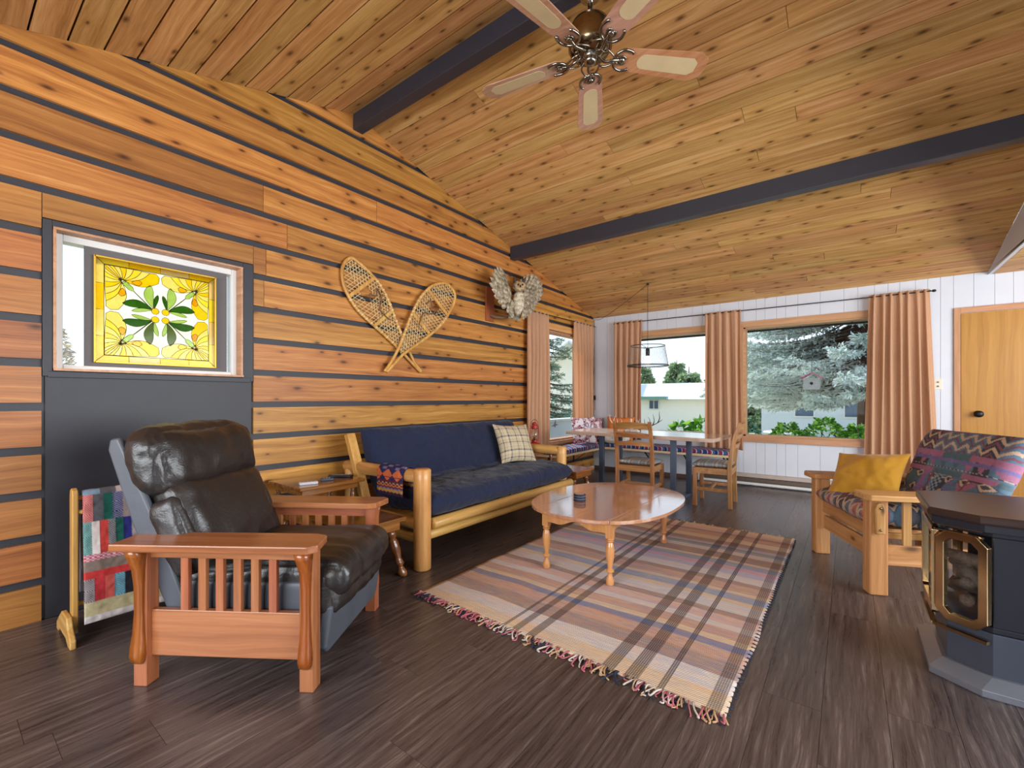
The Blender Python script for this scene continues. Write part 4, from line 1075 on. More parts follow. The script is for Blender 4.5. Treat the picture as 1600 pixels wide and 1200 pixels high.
o = softo('orange_pillow', M_['orangecloth'], None, [(0, 0, -.20), (0, 0, .20)], .44, .13, M=TRS((.52, 6.41, .67), (0, R(-14), R(-86))), nx=26, ny=26, ks=2.3, kv=2.3, wr=.012, pinch=.09, seed=6)
tag(o, 'orange pillow leaning on the white wall at the back bench', 'pillow')
o = rbox('rolled_blanket', M_['blanket'], None, (.20, .11, .075), .06, (.01, .0, .01), n=22, wr=.02, ws=9, seed=3, M=TRS((.52, 6.22, .56)))
tag(o, 'cream fleece blanket folded on the back bench, below the orange pillow', 'blanket')

# centrepiece: antlers and a white driftwood spray
t = thing('antler_centrepiece', 'branching antlers with dark tips and white candle holder on the dining table', 'decoration', (1.22, 5.15, .741))
horn = plain('antler bone', 'D9CFC6', .5, var=.1); tipm = plain('dark antler', '3B2A24', .5)
def antler(base, dirx, m, s, seed, nm='antler'):
    r_ = random.Random(seed); g = G(); b = Vector(base); main = [b]
    for k in range(1, 7):
        t_ = k/6; main.append(b+Vector((dirx*.24*t_*s, .05*math.sin(t_*5+seed)*s, (.02+.10*t_*t_)*s)))
    g.tube(catmull(main, 3), [.009*s*(1-.7*i/18) for i in range(19)], 7)
    for k in (2, 3, 4, 5):
        p = main[k]; q = p+Vector((dirx*.02*s, r_.uniform(-.03, .03)*s, r_.uniform(.05, .09)*s)); q2 = q+Vector((dirx*r_.uniform(-.02, .03), 0, .03))*s
        g.tube(catmull([p, (p+q)/2+Vector((dirx*.012, 0, 0)), q, q2], 3), [.006*s*(1-.8*i/9) for i in range(10)], 6)
    return g.o(nm, m, t, True)
antler((-.03, 0, .012), -1, horn, 1.0, 1); antler((.0, -.05, .012), 1, horn, .95, 2); antler((.06, .03, .012), 1, tipm, 1.15, 3, 'dark_antler'); antler((-.06, .05, .012), -1, tipm, .7, 5, 'dark_antler')
G().lathe([(.03, 0), (.034, .01), (.018, .03), (.014, .06), (.022, .075), (.010, .078), (.010, .15), (.003, .16)], (-.02, .03, 0), 14).o('candle', M_['whitetrim'], t, True)
G().prism([(-.075, -.03), (.09, -.03), (.09, .035), (-.075, .035)], 0, .03, 2).o('white_block', M_['whitetrim'], t, bevel=.006)

# curtains --------------------------------------------------------
def curtain(label, axis, off, t0, t1, b0, b1, z0, z1, folds, seed, amp=.028, bshape=None):
    V = []; F = []; nu, nv = folds*12, 36; rs = random.Random(seed); ph = [rs.uniform(0, 6) for _ in range(4)]
    for j in range(nv+1):
        v = j/nv; z = z1+(z0-z1)*v
        for i in range(nu+1):
            u = i/nu; k = bshape(v) if bshape else v
            a = t0+(t1-t0)*u; b = b0+(b1-b0)*u; p = a+(b-a)*k
            am = amp*(.45+.55*min(1, v*3)) if v > .02 else amp*.35
            ph_ = u*folds*2*math.pi+ph[0]+.9*math.sin(u*3.1+ph[1]+v*.8)
            d = am*(math.sin(ph_)+.35*math.sin(2*ph_+ph[2]))*(1+.2*math.sin(v*4+u*5))
            if v < .045: d += .004*math.sin(u*folds*30)
            p += .006*math.sin(ph_*.5+v*3)
            zz = z+(.004*math.sin(u*folds*18) if j == 0 else 0)
            V.append((off+d+.0, p, zz) if axis == 'y' else (p, off-d, zz))
    for j in range(nv):
        for i in range(nu): k = j*(nu+1)+i; F.append((k, k+1, k+nu+2, k+nu+1))
    o = mesh('curtain', V, F, M_['curtain'], None, True); m = o.modifiers.new('t', 'SOLIDIFY'); m.thickness = .0025
    return tag(o, label, 'curtain')
curtain('peach curtain on the plank wall, left of the tall corner window', 'y', .075, 4.60, 5.08, 4.58, 5.06, .50, 2.275, 5, 1, .026)
curtain('peach curtain bunched in the corner, right of the tall corner window', 'y', .075, 5.80, 6.44, 5.86, 6.40, .60, 2.30, 6, 2, .024,
        bshape=lambda v: v+.0)
curtain('peach curtain on the back wall nearest the corner, left of the first window', 'x', 6.49, .39, .84, .40, .83, .52, 2.325, 5, 3)
curtain('peach curtain on the narrow wall between the two back windows', 'x', 6.49, 1.73, 2.175, 1.735, 2.20, .46, 2.315, 5, 4)
curtain('widest and longest peach curtain, between the right back window and the light switch', 'x', 6.49, 3.48, 4.00, 3.44, 4.07, .06, 2.315, 7, 5, .034)
rod = G(); rod.tube([(.38, 6.49, 2.305), (4.02, 6.49, 2.290)], .006, 8).lathe([(.001, -.02), (.014, -.01), (.014, .01), (.001, .02)], (0, 0, 0), 10, TRS((4.03, 6.49, 2.29), (0, R(90), 0)))
for x_ in (.45, 1.70, 4.0): rod.tube([(x_, 6.49, 2.298), (x_, YB, 2.298)], .005, 6)
tag(rod.o('curtain_rod', M_['blackmetal'], None, True), 'long thin black curtain rod across the back wall', 'curtain rod')
rod = G(); rod.tube([(.075, 4.56, 2.262), (.075, 6.48, 2.29)], .006, 8)
for y_ in (4.6, 6.45): rod.tube([(.0, y_, 2.275), (.075, y_, 2.275)], .005, 6)
tag(rod.o('curtain_rod', M_['blackmetal'], None, True), 'short thin black curtain rod above the tall corner window', 'curtain rod')

# swag pendant ------------------------------------------------------
hx, hy, hz = 1.21, 5.71, ceil(5.71)
t = thing('pendant_lamp', 'drum-shaped wire pendant lamp swagged on a black cord over the dining table', 'lamp', (hx, hy, 0))
lx = .0
G().tube([(0, 0, 1.79), (0, 0, hz-.02)], .003, 6).o('cord', M_['blackmetal'], t)
G().tube(catmull([(0, 0, hz-.02), (-.5, .38, hz-.145), (-1.0, .72, 2.40), (.025-hx, YB-.03-hy, 2.415)], 6), .003, 6).o('swag_cord', M_['blackmetal'], t)
G().tube(catmull([(.025-hx, YB-.03-hy, 2.415), (.02-hx, YB-.02-hy, 2.0), (.03-hx, YB-.02-hy, 1.25), (.03-hx, YB-.022-hy, .95)], 5), .003, 6).o('wall_cord', M_['blackmetal'], t)
G().box(.03-hx-.012, .03-hx+.012, YB-.035-hy, YB-.015-hy, 1.12, 1.19).o('cord_switch', M_['blackmetal'], t, bevel=.003)
G().lathe([(.016, hz-.03), (.02, hz-.02), (.006, hz-.008), (.004, hz)], n=10).o('ceiling_hook', M_['blackmetal'], t)
G().lathe([(.018, 1.70), (.026, 1.71), (.026, 1.79), (.010, 1.80)], n=14).o('socket', M_['blackmetal'], t, True)
w = N('warm glass bulb'); w.fin((1, .95, .85, 1), .2); w.b.inputs['Emission Color'].default_value = (1, .86, .62, 1); w.b.inputs['Emission Strength'].default_value = 1.6
G().lathe([(.014, 1.70), (.018, 1.685), (.04, 1.66), (.047, 1.63), (.04, 1.60), (.018, 1.585), (.002, 1.582)], n=16).o('bulb', w.m, t, True)
g = G(); r0, r1, z0_, z1_ = .258, .215, 1.565, 1.83
for r_, z_ in ((r0, z0_), (r1, z1_), (r0*.995, z0_+.012)):
    g.tube([(r_*math.cos(a*math.pi/24), r_*math.sin(a*math.pi/24), z_) for a in range(49)], .005, 6, False)
for k in range(3):
    a = k*2.094+.5; g.tube([(0, 0, 1.795), (r1*math.cos(a), r1*math.sin(a), z1_)], .003, 6)
g.o('lamp_frame', M_['blackmetal'], t, True)
g = G()
for k in range(60):
    for s in (1, -1):
        p = []
        for i in range(7):
            q_ = i/6; a = k*2*math.pi/60+s*q_*.62; r_ = r0+(r1-r0)*q_; p.append((r_*math.cos(a), r_*math.sin(a), z0_+(z1_-z0_)*q_))
        g.tube(p, .0009, 3, False)
tag(g.o('wire_shade', plain('grey wire mesh', '8A8A8C', .4, .6), t), kind='stuff')

# ============================================================ ON THE PLANK WALL
frame_m = wood('bent ash snowshoe frame', 'A87432', 'CD9C54', 'E0B874', u=2, v=1, rough=.4, var=.05)
hide = plain('rawhide lacing', 'D6BF8E', .5, var=.1); strapm = plain('old leather strap', '6B4A30', .6)
def inside(p, P):
    c = False; n = len(P)
    for i in range(n):
        a, b = P[i], P[i-1]
        if (a[1] > p[1]) != (b[1] > p[1]) and p[0] < (b[0]-a[0])*(p[1]-a[1])/(b[1]-a[1])+a[0]: c = not c
    return c
def snowshoe(label, left, right, tail, x0, flip):
    t = thing('snowshoe', label, 'snowshoe', (x0, 0, 0), group='crossed snowshoes')
    out = [(0, *p) for p in left][::-1]; outline = catmull(out+[(0, *p) for p in right[1:]], 6)
    G().tube([(p.x+(.012 if i > len(outline)*.75 and flip else 0), p.y, p.z) for i, p in enumerate(outline)], .0115, 8, flat=1.25).o('bent_frame', frame_m, t, True)
    P = [(p.y, p.z) for p in outline]
    top = Vector(left[0]); tl = Vector(tail); ax = (tl-top).normalized(); nn = Vector((-ax.y, ax.x)); Lt = (tl-top).length
    def span(s):       # inner width of the frame across at distance s from the toe
        c = top+ax*s; hit = []
        for k in range(-160, 161):
            if inside(tuple(c+nn*k*.002), P): hit.append(k*.002)
        return (hit[0], hit[-1], c) if len(hit) > 4 else None
    g = G()
    bars = (.20*Lt, .47*Lt); neck = .80*Lt
    def pt(c, k): q = c+nn*k; return (0, q.x, q.y)
    for s in (bars[0], bars[1]):
        sp = span(s)
        if sp:
            b = G(); b.beam(pt(sp[2], sp[0]-.008), pt(sp[2], sp[1]+.008), .014, .030, up=(1, 0, 0) if False else (0, ax.x, ax.y)); b.o('crossbar', frame_m, t, bevel=.003)
    # three-way lacing
    step = .036
    rows = int(neck/ step)
    sps = {k: span(.02+k*step) for k in range(rows)}
    for k in range(rows):
        sp = sps[k]
        if not sp: continue
        s = .02+k*step
        hole = bars[0]+.01 < s < bars[0]+.13
        def seg(a, b):
            g.tube([pt(sp[2], a), pt(sp[2], b)], .0026, 4, False)
        if hole:
            m = (sp[0]+sp[1])/2; seg(sp[0], m-.055); seg(m+.055, sp[1])
        else: seg(sp[0], sp[1])
    for sgn in (1, -1):
        for k in range(-16, rows+16):
            pth = []
            for i in range(60):
                s = .02+k*.052+i*.008; d = sgn*(-.20+i*.008*.62)
                c = top+ax*s+nn*d; q = (c.x, c.y)
                m_ = None; sp = sps.get(int((s-.02)/step))
                inh = sp and bars[0]+.012 < s < bars[0]+.135 and abs(d-(sp[0]+sp[1])/2) < .05
                if inside(q, P) and s < neck and not inh: pth.append((.002*sgn, q[0], q[1]))
                else:
                    if len(pth) > 1: g.tube([pth[0], pth[-1]], .0022, 4, False)
                    pth = []
            if len(pth) > 1: g.tube([pth[0], pth[-1]], .0022, 4, False)
    tag(g.o('rawhide_lacing', hide, t), kind='stuff')
    g = G(); n = len(outline)
    for i in range(int(n*.12), int(n*.88), 2):
        if n*.40 < i < n*.60: continue
        p = outline[i]; d = (outline[i+1]-outline[i-1]).normalized(); s_ = (Vector((p.y, p.z))-top).dot(ax)
        if bars[0] < s_ < neck*.9: g.tube([p-d*.006, p+d*.006], .0145, 8)
    tag(g.o('frame_wraps', hide, t, True), kind='stuff')
    c = top+ax*(bars[0]+.14); g = G()
    g.tube(catmull([(.01, *(c+nn*-.06)), (.025, *(c+nn*-.05-ax*.06)), (.03, *(c-ax*.02)), (.025, *(c+nn*.05-ax*.06)), (.01, *(c+nn*.06))], 5), .007, 6)
    g.tube(catmull([(.012, *(c+nn*.06)), (.02, *(c+nn*.02+ax*.05)), (.012, *(c-nn*.03+ax*.10)), (.01, *(c+ax*.22))], 5), .006, 6)
    g.o('binding_strap', strapm, t, True)
    return t
AL = [(2.126, 2.302), (2.054, 2.209), (2.068, 2.055), (2.166, 1.914), (2.279, 1.824), (2.432, 1.727), (2.606, 1.610), (2.76, 1.49), (2.885, 1.395)]
AR = [(2.126, 2.302), (2.21, 2.28), (2.322, 2.217), (2.421, 2.135), (2.50, 2.027), (2.57, 1.894), (2.642, 1.75), (2.73, 1.60), (2.81, 1.48), (2.893, 1.40)]
BR_ = [(3.20, 2.305), (3.303, 2.247), (3.315, 2.157), (3.231, 2.011), (3.128, 1.888), (2.986, 1.775), (2.80, 1.648), (2.64, 1.545), (2.55, 1.46), (2.455, 1.374)]
BL = [(3.20, 2.305), (3.08, 2.28), (2.98, 2.228), (2.872, 2.124), (2.793, 2.008), (2.735, 1.90), (2.667, 1.75), (2.606, 1.616), (2.53, 1.49), (2.445, 1.38)]
snowshoe('left of the two crossed snowshoes, toe pointing up and to the left', AL, AR, (2.885, 1.395), .025, False)
snowshoe('right of the two crossed snowshoes, lying in front, toe up and to the right', BL, BR_, (2.45, 1.375), .055, True)

# mounted owl ---------------------------------------------------------
ow = thing('owl_mount', 'mounted horned owl with raised wings, perched on a branch on the plank wall', 'owl', (0, 0, 0))
def feather_col(c1, c2, c3):
    w = N('owl feathers'); v, q = w.obj(); z = w.noise(v, 26, 4, .6)
    b = w.math('SINE', w.math('MULTIPLY', w.math('ADD', q[2], w.math('MULTIPLY', z, .10)), 120))
    f = w.math('MULTIPLY_ADD', b, .09, z); c = w.ramp(f, [(.25, c1), (.5, c2), (.75, c3)]); w.bump(w.noise(v, 180, 3), .5, .004)
    return w.fin(c, .85, Specular_IOR_Level=.15)
fm = feather_col('6E6050', 'A5977F', 'CFC4AE'); fm2 = feather_col('5E5244', '8F836E', 'B9AD97')
G().box(0, .022, 3.86, 4.0, 2.03, 2.42).o('mount_board', wood('reddish mount board', '7A3F22', '9C5A34', 'B06C42', u=2, v=1, knots=.3, rough=.45), ow, bevel=.003)
G().tube(catmull([(.02, 3.93, 2.10), (.08, 3.95, 2.075), (.16, 4.02, 2.07), (.22, 4.12, 2.10), (.26, 4.24, 2.15)], 6), [.016-.0003*i for i in range(25)], 9).o('branch', plain('grey brown branch', '6E5844', .8, bump=.6, bscale=30), ow, True)
bx_ = .27
def egg(name, c, r, mat, n=18, nz=14, wr=.006, rot=(0,0,0)):
    V = []; F = []; M = TRS(c, rot)
    for i in range(nz+1):
        th_ = math.pi*i/nz
        for k in range(n):
            a = 2*math.pi*k/n; p = Vector((math.sin(th_)*math.cos(a)*r[0], math.sin(th_)*math.sin(a)*r[1], math.cos(th_)*r[2]*(1 if th_ < 1.6 else 1.15)))
            p *= 1+wr/max(r)*fbm(p, 30, 1)*2; V.append(M @ p)
    for i in range(nz):
        for k in range(n): F.append((i*n+k, i*n+n+k, i*n+n+(k+1) % n, i*n+(k+1) % n))
    return mesh(name, V, F, mat, ow, True)
egg('body', (bx_+.035, 4.09, 2.24), (.065, .072, .13), feather_col('8A7C66', 'BDB097', 'E0D8C6'), rot=(0, R(8), 0))
HX, HY, HZ = bx_+.06, 4.07, 2.415; HM = TRS((HX, HY, HZ), (0, R(6), R(-42)))
hd = egg('head', (HX, HY, HZ), (.062, .072, .060), feather_col('5E5244', '94846C', 'BEB096'), rot=(0, 0, R(-42)))
egg('facial_disc', tuple(HM @ Vector((.048, 0, -.004))), (.02, .056, .048), feather_col('7A6148', 'A98D68', 'C4AC88'), rot=(0, 0, R(-42)))
for s in (-1, 1):
    G().lathe([(.020, 0), (.014, .03), (.003, .062)], (0, 0, 0), 8, HM @ TRS((.0, s*.045, .042), (R(-20*s), 0, 0))).o('ear_tuft', plain('dark tuft', '3E3228', .8), ow, True)
    G().lathe([(.001, 0), (.012, .001), (.012, .006), (.001, .010)], (0, 0, 0), 12, HM @ TRS((.062, s*.024, .008), (0, R(90), 0))).o('eye', plain('amber eye', '3A2810', .15), ow, True)
G().lathe([(.010, 0), (.008, .015), (.001, .03)], (0, 0, 0), 8, HM @ TRS((.068, 0, -.002), (0, R(150), 0))).o('beak', M_['blackmetal'], ow, True)
def wing(root, tips, seed, s):
    rw_ = random.Random(seed); root = Vector(root); k = 0
    for layer, (ln_, wd, n_, dx) in enumerate(((1.0, .042, 17, 0), (.72, .042, 14, .012), (.46, .036, 11, .022))):
        g = G()
        for i in range(n_):
            u = i/(n_-1)*(len(tips)-1); a = min(int(u), len(tips)-2); tp = Vector(tips[a]).lerp(Vector(tips[a+1]), u-a); tp = root+(tp-root)*1.06
            d = tp-root; L_ = d.length*ln_; d.normalize(); n2 = Vector((0, -d.z, d.y)); bow = rw_.uniform(-.006, .006)
            m = 10; vv = []; 
            for j in range(m+1):
                q_ = j/m; c = root+d*L_*(.12+.88*q_)+Vector((dx+bow+.05*q_*(1-q_)+.0012*i, 0, 0)); w_ = wd*(.25+.75*q_)*max(0, 1-q_**5)**.5+.002
                vv += [c-n2*w_, c+Vector((.006*(1-q_), 0, 0)), c+n2*w_]
            ff = []
            for j in range(m):
                b = j*3; ff += [(b, b+1, b+4, b+3), (b+1, b+2, b+5, b+4)]
            g.add(vv, ff)
        o = g.o('wing_feathers', fm if layer != 1 else fm2, ow, True); tag(o, kind='stuff'); o.modifiers.new('t', 'SOLIDIFY').thickness = .002
wing((bx_-.03, 4.00, 2.26), [(bx_-.10, 3.99, 2.46), (bx_-.07, 3.95, 2.54), (bx_-.05, 3.88, 2.585), (bx_-.05, 3.79, 2.57), (bx_-.04, 3.71, 2.49), (bx_-.04, 3.67, 2.38), (bx_-.03, 3.71, 2.27), (bx_-.02, 3.80, 2.17), (bx_, 3.92, 2.09), (bx_, 3.99, 2.06)], 1, -1)
wing((bx_-.03, 4.18, 2.26), [(bx_-.10, 4.24, 2.50), (bx_-.06, 4.34, 2.60), (bx_-.05, 4.46, 2.66), (bx_-.04, 4.58, 2.64), (bx_-.03, 4.66, 2.56), (bx_-.02, 4.65, 2.46), (bx_-.02, 4.56, 2.33), (bx_-.01, 4.43, 2.21), (bx_, 4.29, 2.11), (bx_, 4.20, 2.07)], 2, 1)
g = G()
for i in range(6):
    y_ = 4.02+i*.032; g.add([(bx_-.03, y_-.012, 2.14), (bx_+.0, y_+.012, 2.14), (bx_-.02, y_+.022, 2.05), (bx_-.05, y_-.016, 2.05)], [(0, 1, 2, 3)])
o = g.o('tail_feathers', fm2, ow); tag(o, kind='stuff'); o.modifiers.new('t', 'SOLIDIFY').thickness = .003
for s in (-1, 1):
    g = G(); g.tube([(bx_+.01, 4.09+s*.03, 2.15), (bx_+.0, 4.10+s*.03, 2.115)], .012, 8)
    for k in (-1, 0, 1): g.tube(catmull([(bx_, 4.10+s*.03, 2.12), (bx_+.025, 4.10+s*.03+k*.012, 2.12), (bx_+.03, 4.10+s*.03+k*.015, 2.10)], 3), .004, 6)
    g.o('foot', plain('talon', '8C7C62', .6), ow, True)

# ============================================================ CEILING FAN
fn = thing('ceiling_fan', 'five-blade ceiling fan with cane-inlaid wooden blades hanging from the ridge beam', 'ceiling fan', (2.18, 2.2, 0))
G().lathe([(.068, 3.39), (.068, 3.36), (.05, 3.33), (.016, 3.31), (.014, 3.30)][::-1], n=24).o('canopy', M_['nickel'], fn, True)
G().lathe([(.013, 3.20), (.013, 3.31)], n=12).o('downrod', M_['nickel'], fn, True)
G().lathe([(.045, 3.018), (.10, 3.028), (.118, 3.055), (.118, 3.15), (.10, 3.185), (.04, 3.205), (.014, 3.21)], n=32).o('motor_housing', M_['brass'], fn, True)
pf = [(.001, 2.966), (.02, 2.968), (.032, 2.976), (.036, 2.988), (.032, 2.995), (.038, 3.0), (.038, 3.012), (.045, 3.02), (.045, 3.03)]
G().lathe(pf, n=24).o('switch_housing', M_['nickel'], fn, True)
pinkw = wood('rosy fan blade wood', 'A9765F', 'BE8E76', 'CFA48E', u=0, v=1, rough=.25, coat=.4, var=.05)
for k, ang in enumerate((117, 189, 261, 333, 45)):
    a = R(ang); MR = Matrix.Rotation(a, 4, 'Z') @ TRS((0, 0, 3.015)) @ Matrix.Rotation(R(-11), 4, 'X')
    P = [(.15, -.045), (.185, -.066), (.61, -.088), (.665, -.055), (.675, 0), (.665, .055), (.61, .088), (.185, .066), (.15, .045)]
    g = G(); g.prism(P, 0, .006, 2); g.v = [tuple(MR @ Vector(p)) for p in g.v]; b = g.o('blade', M_['bladewood'] if ang in (45,) else pinkw, fn, bevel=.001)
    Q = [(.31+.04*math.cos(t_*math.pi/8+math.pi/2), .043*math.sin(t_*math.pi/8+math.pi/2)) for t_ in range(9)]+[(.585, -.050), (.615, -.026), (.615, .026), (.585, .050)]
    g = G(); g.prism(Q, -.0015, .0075, 2); g.v = [tuple(MR @ Vector(p)) for p in g.v]; g.o('cane_inlay', M_['cane'], b)
    g = G()
    g.tube(catmull([(.10, 0, .01), (.14, .012, -.012), (.18, .0, -.014), (.22, 0, -.006)], 5), .008, 8)
    for s in (-1, 1):
        g.tube(catmull([(.10, s*.02, .02), (.13, s*.045, -.002), (.17, s*.03, -.012), (.19, s*.008, -.012)], 5), .005, 6)
        g.tube(catmull([(.185, 0, -.010), (.20, s*.035, -.008), (.235, s*.055, -.006), (.275, s*.05, -.006), (.285, s*.040, -.006)], 5), .0075, 7)
        g.tube(catmull([(.20, s*.01, -.009), (.235, s*.022, -.007), (.255, s*.012, -.007), (.24, s*.004, -.007)], 4), .0045, 6)
    g.lathe([(.016, 0), (.016, .006), (.004, .010)], (.235, 0, -.016), 10)
    g.v = [tuple(MR @ Vector((p[0]-.055, p[1]*1.1, p[2]))) for p in g.v]; g.o('blade_iron', M_['nickel'], fn, True)

# ============================================================ QUILT RACK
qr = thing('quilt_rack', 'pine quilt rack standing at the charcoal panel, behind the recliner', 'rack', (.215, .43, 0))
pine_v = M_['log_v']
for y_ in (0, .62):
    g = G(); g.prism([(-.03, .03), (.03, .03), (.033, .68), (.024, .705), (.0, .715), (-.024, .705), (-.033, .68)], y_-.011, y_+.011, 1); 
    g.v = [(x+.155, y, z) for x, y, z in g.v]; g.o('end_post', pine_v, qr, bevel=.004)
    g = G(); g.prism([(-.07, 0), (-.03, 0), (.0, .022), (.16, .022), (.21, 0), (.26, 0), (.26, .04), (.20, .075), (.17, .12), (.05, .12), (-.02, .075), (-.07, .04)][::1], y_-.034, y_-.012, 1)
    g.v = [(x+.03, y, z) for x, y, z in g.v]; g.o('foot', M_['log_x'], qr, bevel=.005)
for x_, z_ in ((.155, .665), (.17, .60), (.155, .16)): G().tube([(x_, 0, z_), (x_, .62, z_)], .012, 10).o('rail', M_['log'], qr, True)
Q = ['C4423C', '2B2B72', '7E93A8', 'C94A46', 'CC5A50', 'C9B0B8', '3C8C86', '5A5A60', '8F7E7A', 'C4423C', '6D5D60', '2E8FA8', 'B8A8A4', 'E3D6D2', '1F5A50', 'A8A69C', 'D898B0', 'B5343A', '24242C', '7B6E62']
def quiltcol(u, v, top):
    # u runs from the back hem over the rail to the front hem
    if u < .40: b = [.84, .80, .80] if int(v*30) % 7 else [.6, .58, .62]; c = np.array(b)*.7; return c
    d = (u-.47)/.53
    if d > .945: c = np.array(lin('D8CCCB')); return c*(.9+.1*math.sin(v*90))
    if d > .84: return np.array(lin('B9AD86'))*(.95+.08*math.sin(v*20))
    if d < 0: return np.array(lin(Q[(int(v*9)*5+2) % 20]))
    rows = [(0, .22), (.22, .47), (.47, .52), (.52, .60), (.60, .66), (.66, .84)]; half = int(v*2.6)
    sh = .06*half
    dd = d+sh if d+sh < .84 else d
    for i, (a, b) in enumerate(rows):
        if a <= dd < b:
            if i == 2: c = lin('D9B3BC') if (int(v*60)+int(d*110)) % 2 else lin('B4485A')
            elif i == 4: c = lin('C33A3A') if half == 0 else lin('4B8EA6')
            elif i == 3: c = lin('85746A') if half != 1 else lin('C23C3C')
            else:
                n_ = (9, 11, 0, 0, 0, 9)[i] if half % 2 == 0 else (6, 8, 0, 0, 0, 6)[i]
                s_ = int(v*n_*1.7+i*3) ; c = lin(Q[(s_*7+i*5+half*3) % 20])
                if s_ % 3 == 0 and (int(v*130)+int(d*110)) % 2: c = tuple(x*.45+.25 for x in c)
                e = (v*n_*1.7+i*3) % 1
                if e < .05: c = tuple(x*.6 for x in c)
            return np.array(c)
    return np.array(lin(Q[(int(v*12)*3) % 20]))
arc = [(.022*math.cos(R(180-k*20)), 0, .672+.022*math.sin(R(180-k*20))) for k in range(10)]
pts = [(-.045, 0, .20), (-.04, 0, .45)]+arc+[(.032, 0, .55), (.05, 0, .35), (.07, 0, .075)]
qo = softo('patchwork_quilt', M_['vcol_fine'], None, pts, .56, .014, M=TRS((.37, .735, 0)), nx=230, ny=150, ks=30, kv=30, wr=.016, wscale=5, seed=3, colf=quiltcol)
tag(qo, 'multicoloured patchwork quilt with beige hem hanging over the pine rack', 'quilt')

# small things on the floor by the wall
t = thing('power_cord', 'thin black cord along the floor under the dining table', 'cord', (0, 0, 0))
G().tube(catmull([(1.60, 6.53, .12), (1.62, 6.45, .008), (1.8, 6.3, .006), (2.0, 6.28, .006), (2.2, 6.4, .006), (2.3, 6.48, .02)], 6), .004, 6).o('cord', M_['blackmetal'], t, True)

# ============================================================ OUTSIDE
# roof eave over the back windows
ev = struct(thing('trim_3', None, None))
sofm = plain('tan soffit', '9A8468', .6)
x = -.3
while x < 5.2:
    G().box(x+.006, x+.274, YB+.16, 7.25, 2.128, 2.15).o('soffit_panel', sofm, ev); x += .28
G().box(-.3, 5.3, 7.25, 7.28, 2.105, 2.26).o('fascia', M_['charcoal'], ev); G().box(-.3, 5.3, YB+.14, 7.26, 2.15, 2.17).o('soffit_backing', M_['gap'], ev)

def vattr(name, rough=.8, transl=0.0):
    w = N(name); a = w.n('Attribute', attribute_name='Col'); w.fin(a.outputs['Color'], rough, Specular_IOR_Level=.2)
    if transl:
        tr = w.n('BsdfTranslucent'); w.l(a.outputs['Color'], tr.inputs[0]); mx = w.n('MixShader'); mx.inputs[0].default_value = transl
        w.l(w.b.outputs[0], mx.inputs[1]); w.l(tr.outputs[0], mx.inputs[2]); w.l(mx.outputs[0], w.out.inputs[0])
    return w.m
needle = vattr('spruce needles', .7, .2); leafm = vattr('garden leaves', .5, .25)
V = []; F = []
gx = [-40+i*4 for i in range(24)]; gy = [6.75, 9, 12, 16, 20, 26, 34, 44, 60]
for y_ in gy:
    for x_ in gx: V.append((x_, y_, -.45-max(0, y_-14)*.035))
for j in range(len(gy)-1):
    for i in range(len(gx)-1): k = j*len(gx)+i; F.append((k, k+1, k+len(gx)+1, k+len(gx)))
k0 = len(V)
V += [(-60, -6, -.46), (-.16, -6, -.46), (-.16, 6.75, -.46), (-60, 6.75, -.46)]; F.append((k0, k0+1, k0+2, k0+3))
w = N('lawn'); v_, q_ = w.obj(); c = w.ramp(w.noise(v_, 1.2, 5), [(.3, '9A9A74'), (.55, 'BDBA98'), (.75, 'D6D0B8')]); w.bump(w.noise(v_, 40, 3), .5, .02); w.fin(c, .9, Specular_IOR_Level=.1)
mesh('lawn', V, F, w.m); lw = bpy.data.objects['lawn']; tag(lw, kind='structure')

def tris(name, C, D, L_, W_, col, mat, parent):
    """many small pointed leaves: centre, direction, length, width, colour arrays"""
    C, D = np.asarray(C), np.asarray(D); D = D/np.linalg.norm(D, axis=1)[:, None]; n = len(C)
    rs = np.random.RandomState(len(C) % 9999); r_ = rs.normal(size=(n, 3)); S_ = np.cross(D, r_); S_ /= np.linalg.norm(S_, axis=1)[:, None]+1e-9
    L_ = np.broadcast_to(L_, (n,))[:, None]; W_ = np.broadcast_to(W_, (n,))[:, None]
    P = np.stack([C-S_*W_*.5, C+D*L_*.55-S_*W_*.3, C+D*L_, C+D*L_*.55+S_*W_*.5], 1).reshape(-1, 3)
    me = bpy.data.meshes.new(name); me.vertices.add(4*n); me.vertices.foreach_set('co', P.astype(np.float32).ravel())
    me.loops.add(4*n); me.loops.foreach_set('vertex_index', np.arange(4*n, dtype=np.int32)); me.polygons.add(n)
    me.polygons.foreach_set('loop_start', np.arange(0, 4*n, 4, dtype=np.int32)); me.update(calc_edges=True); me.materials.append(mat)
    ca = me.color_attributes.new('Col', 'FLOAT_COLOR', 'POINT'); cc = np.repeat(np.c_[np.asarray(col), np.ones(n)], 4, 0).astype(np.float32); ca.data.foreach_set('color', cc.ravel())
    o = bpy.data.objects.new(name, me); COL.objects.link(o); o.parent = parent; tag(o, kind='stuff'); return o
bark = plain('spruce bark', '5B3E32', .9, var=.15, bump=.8, bscale=14)
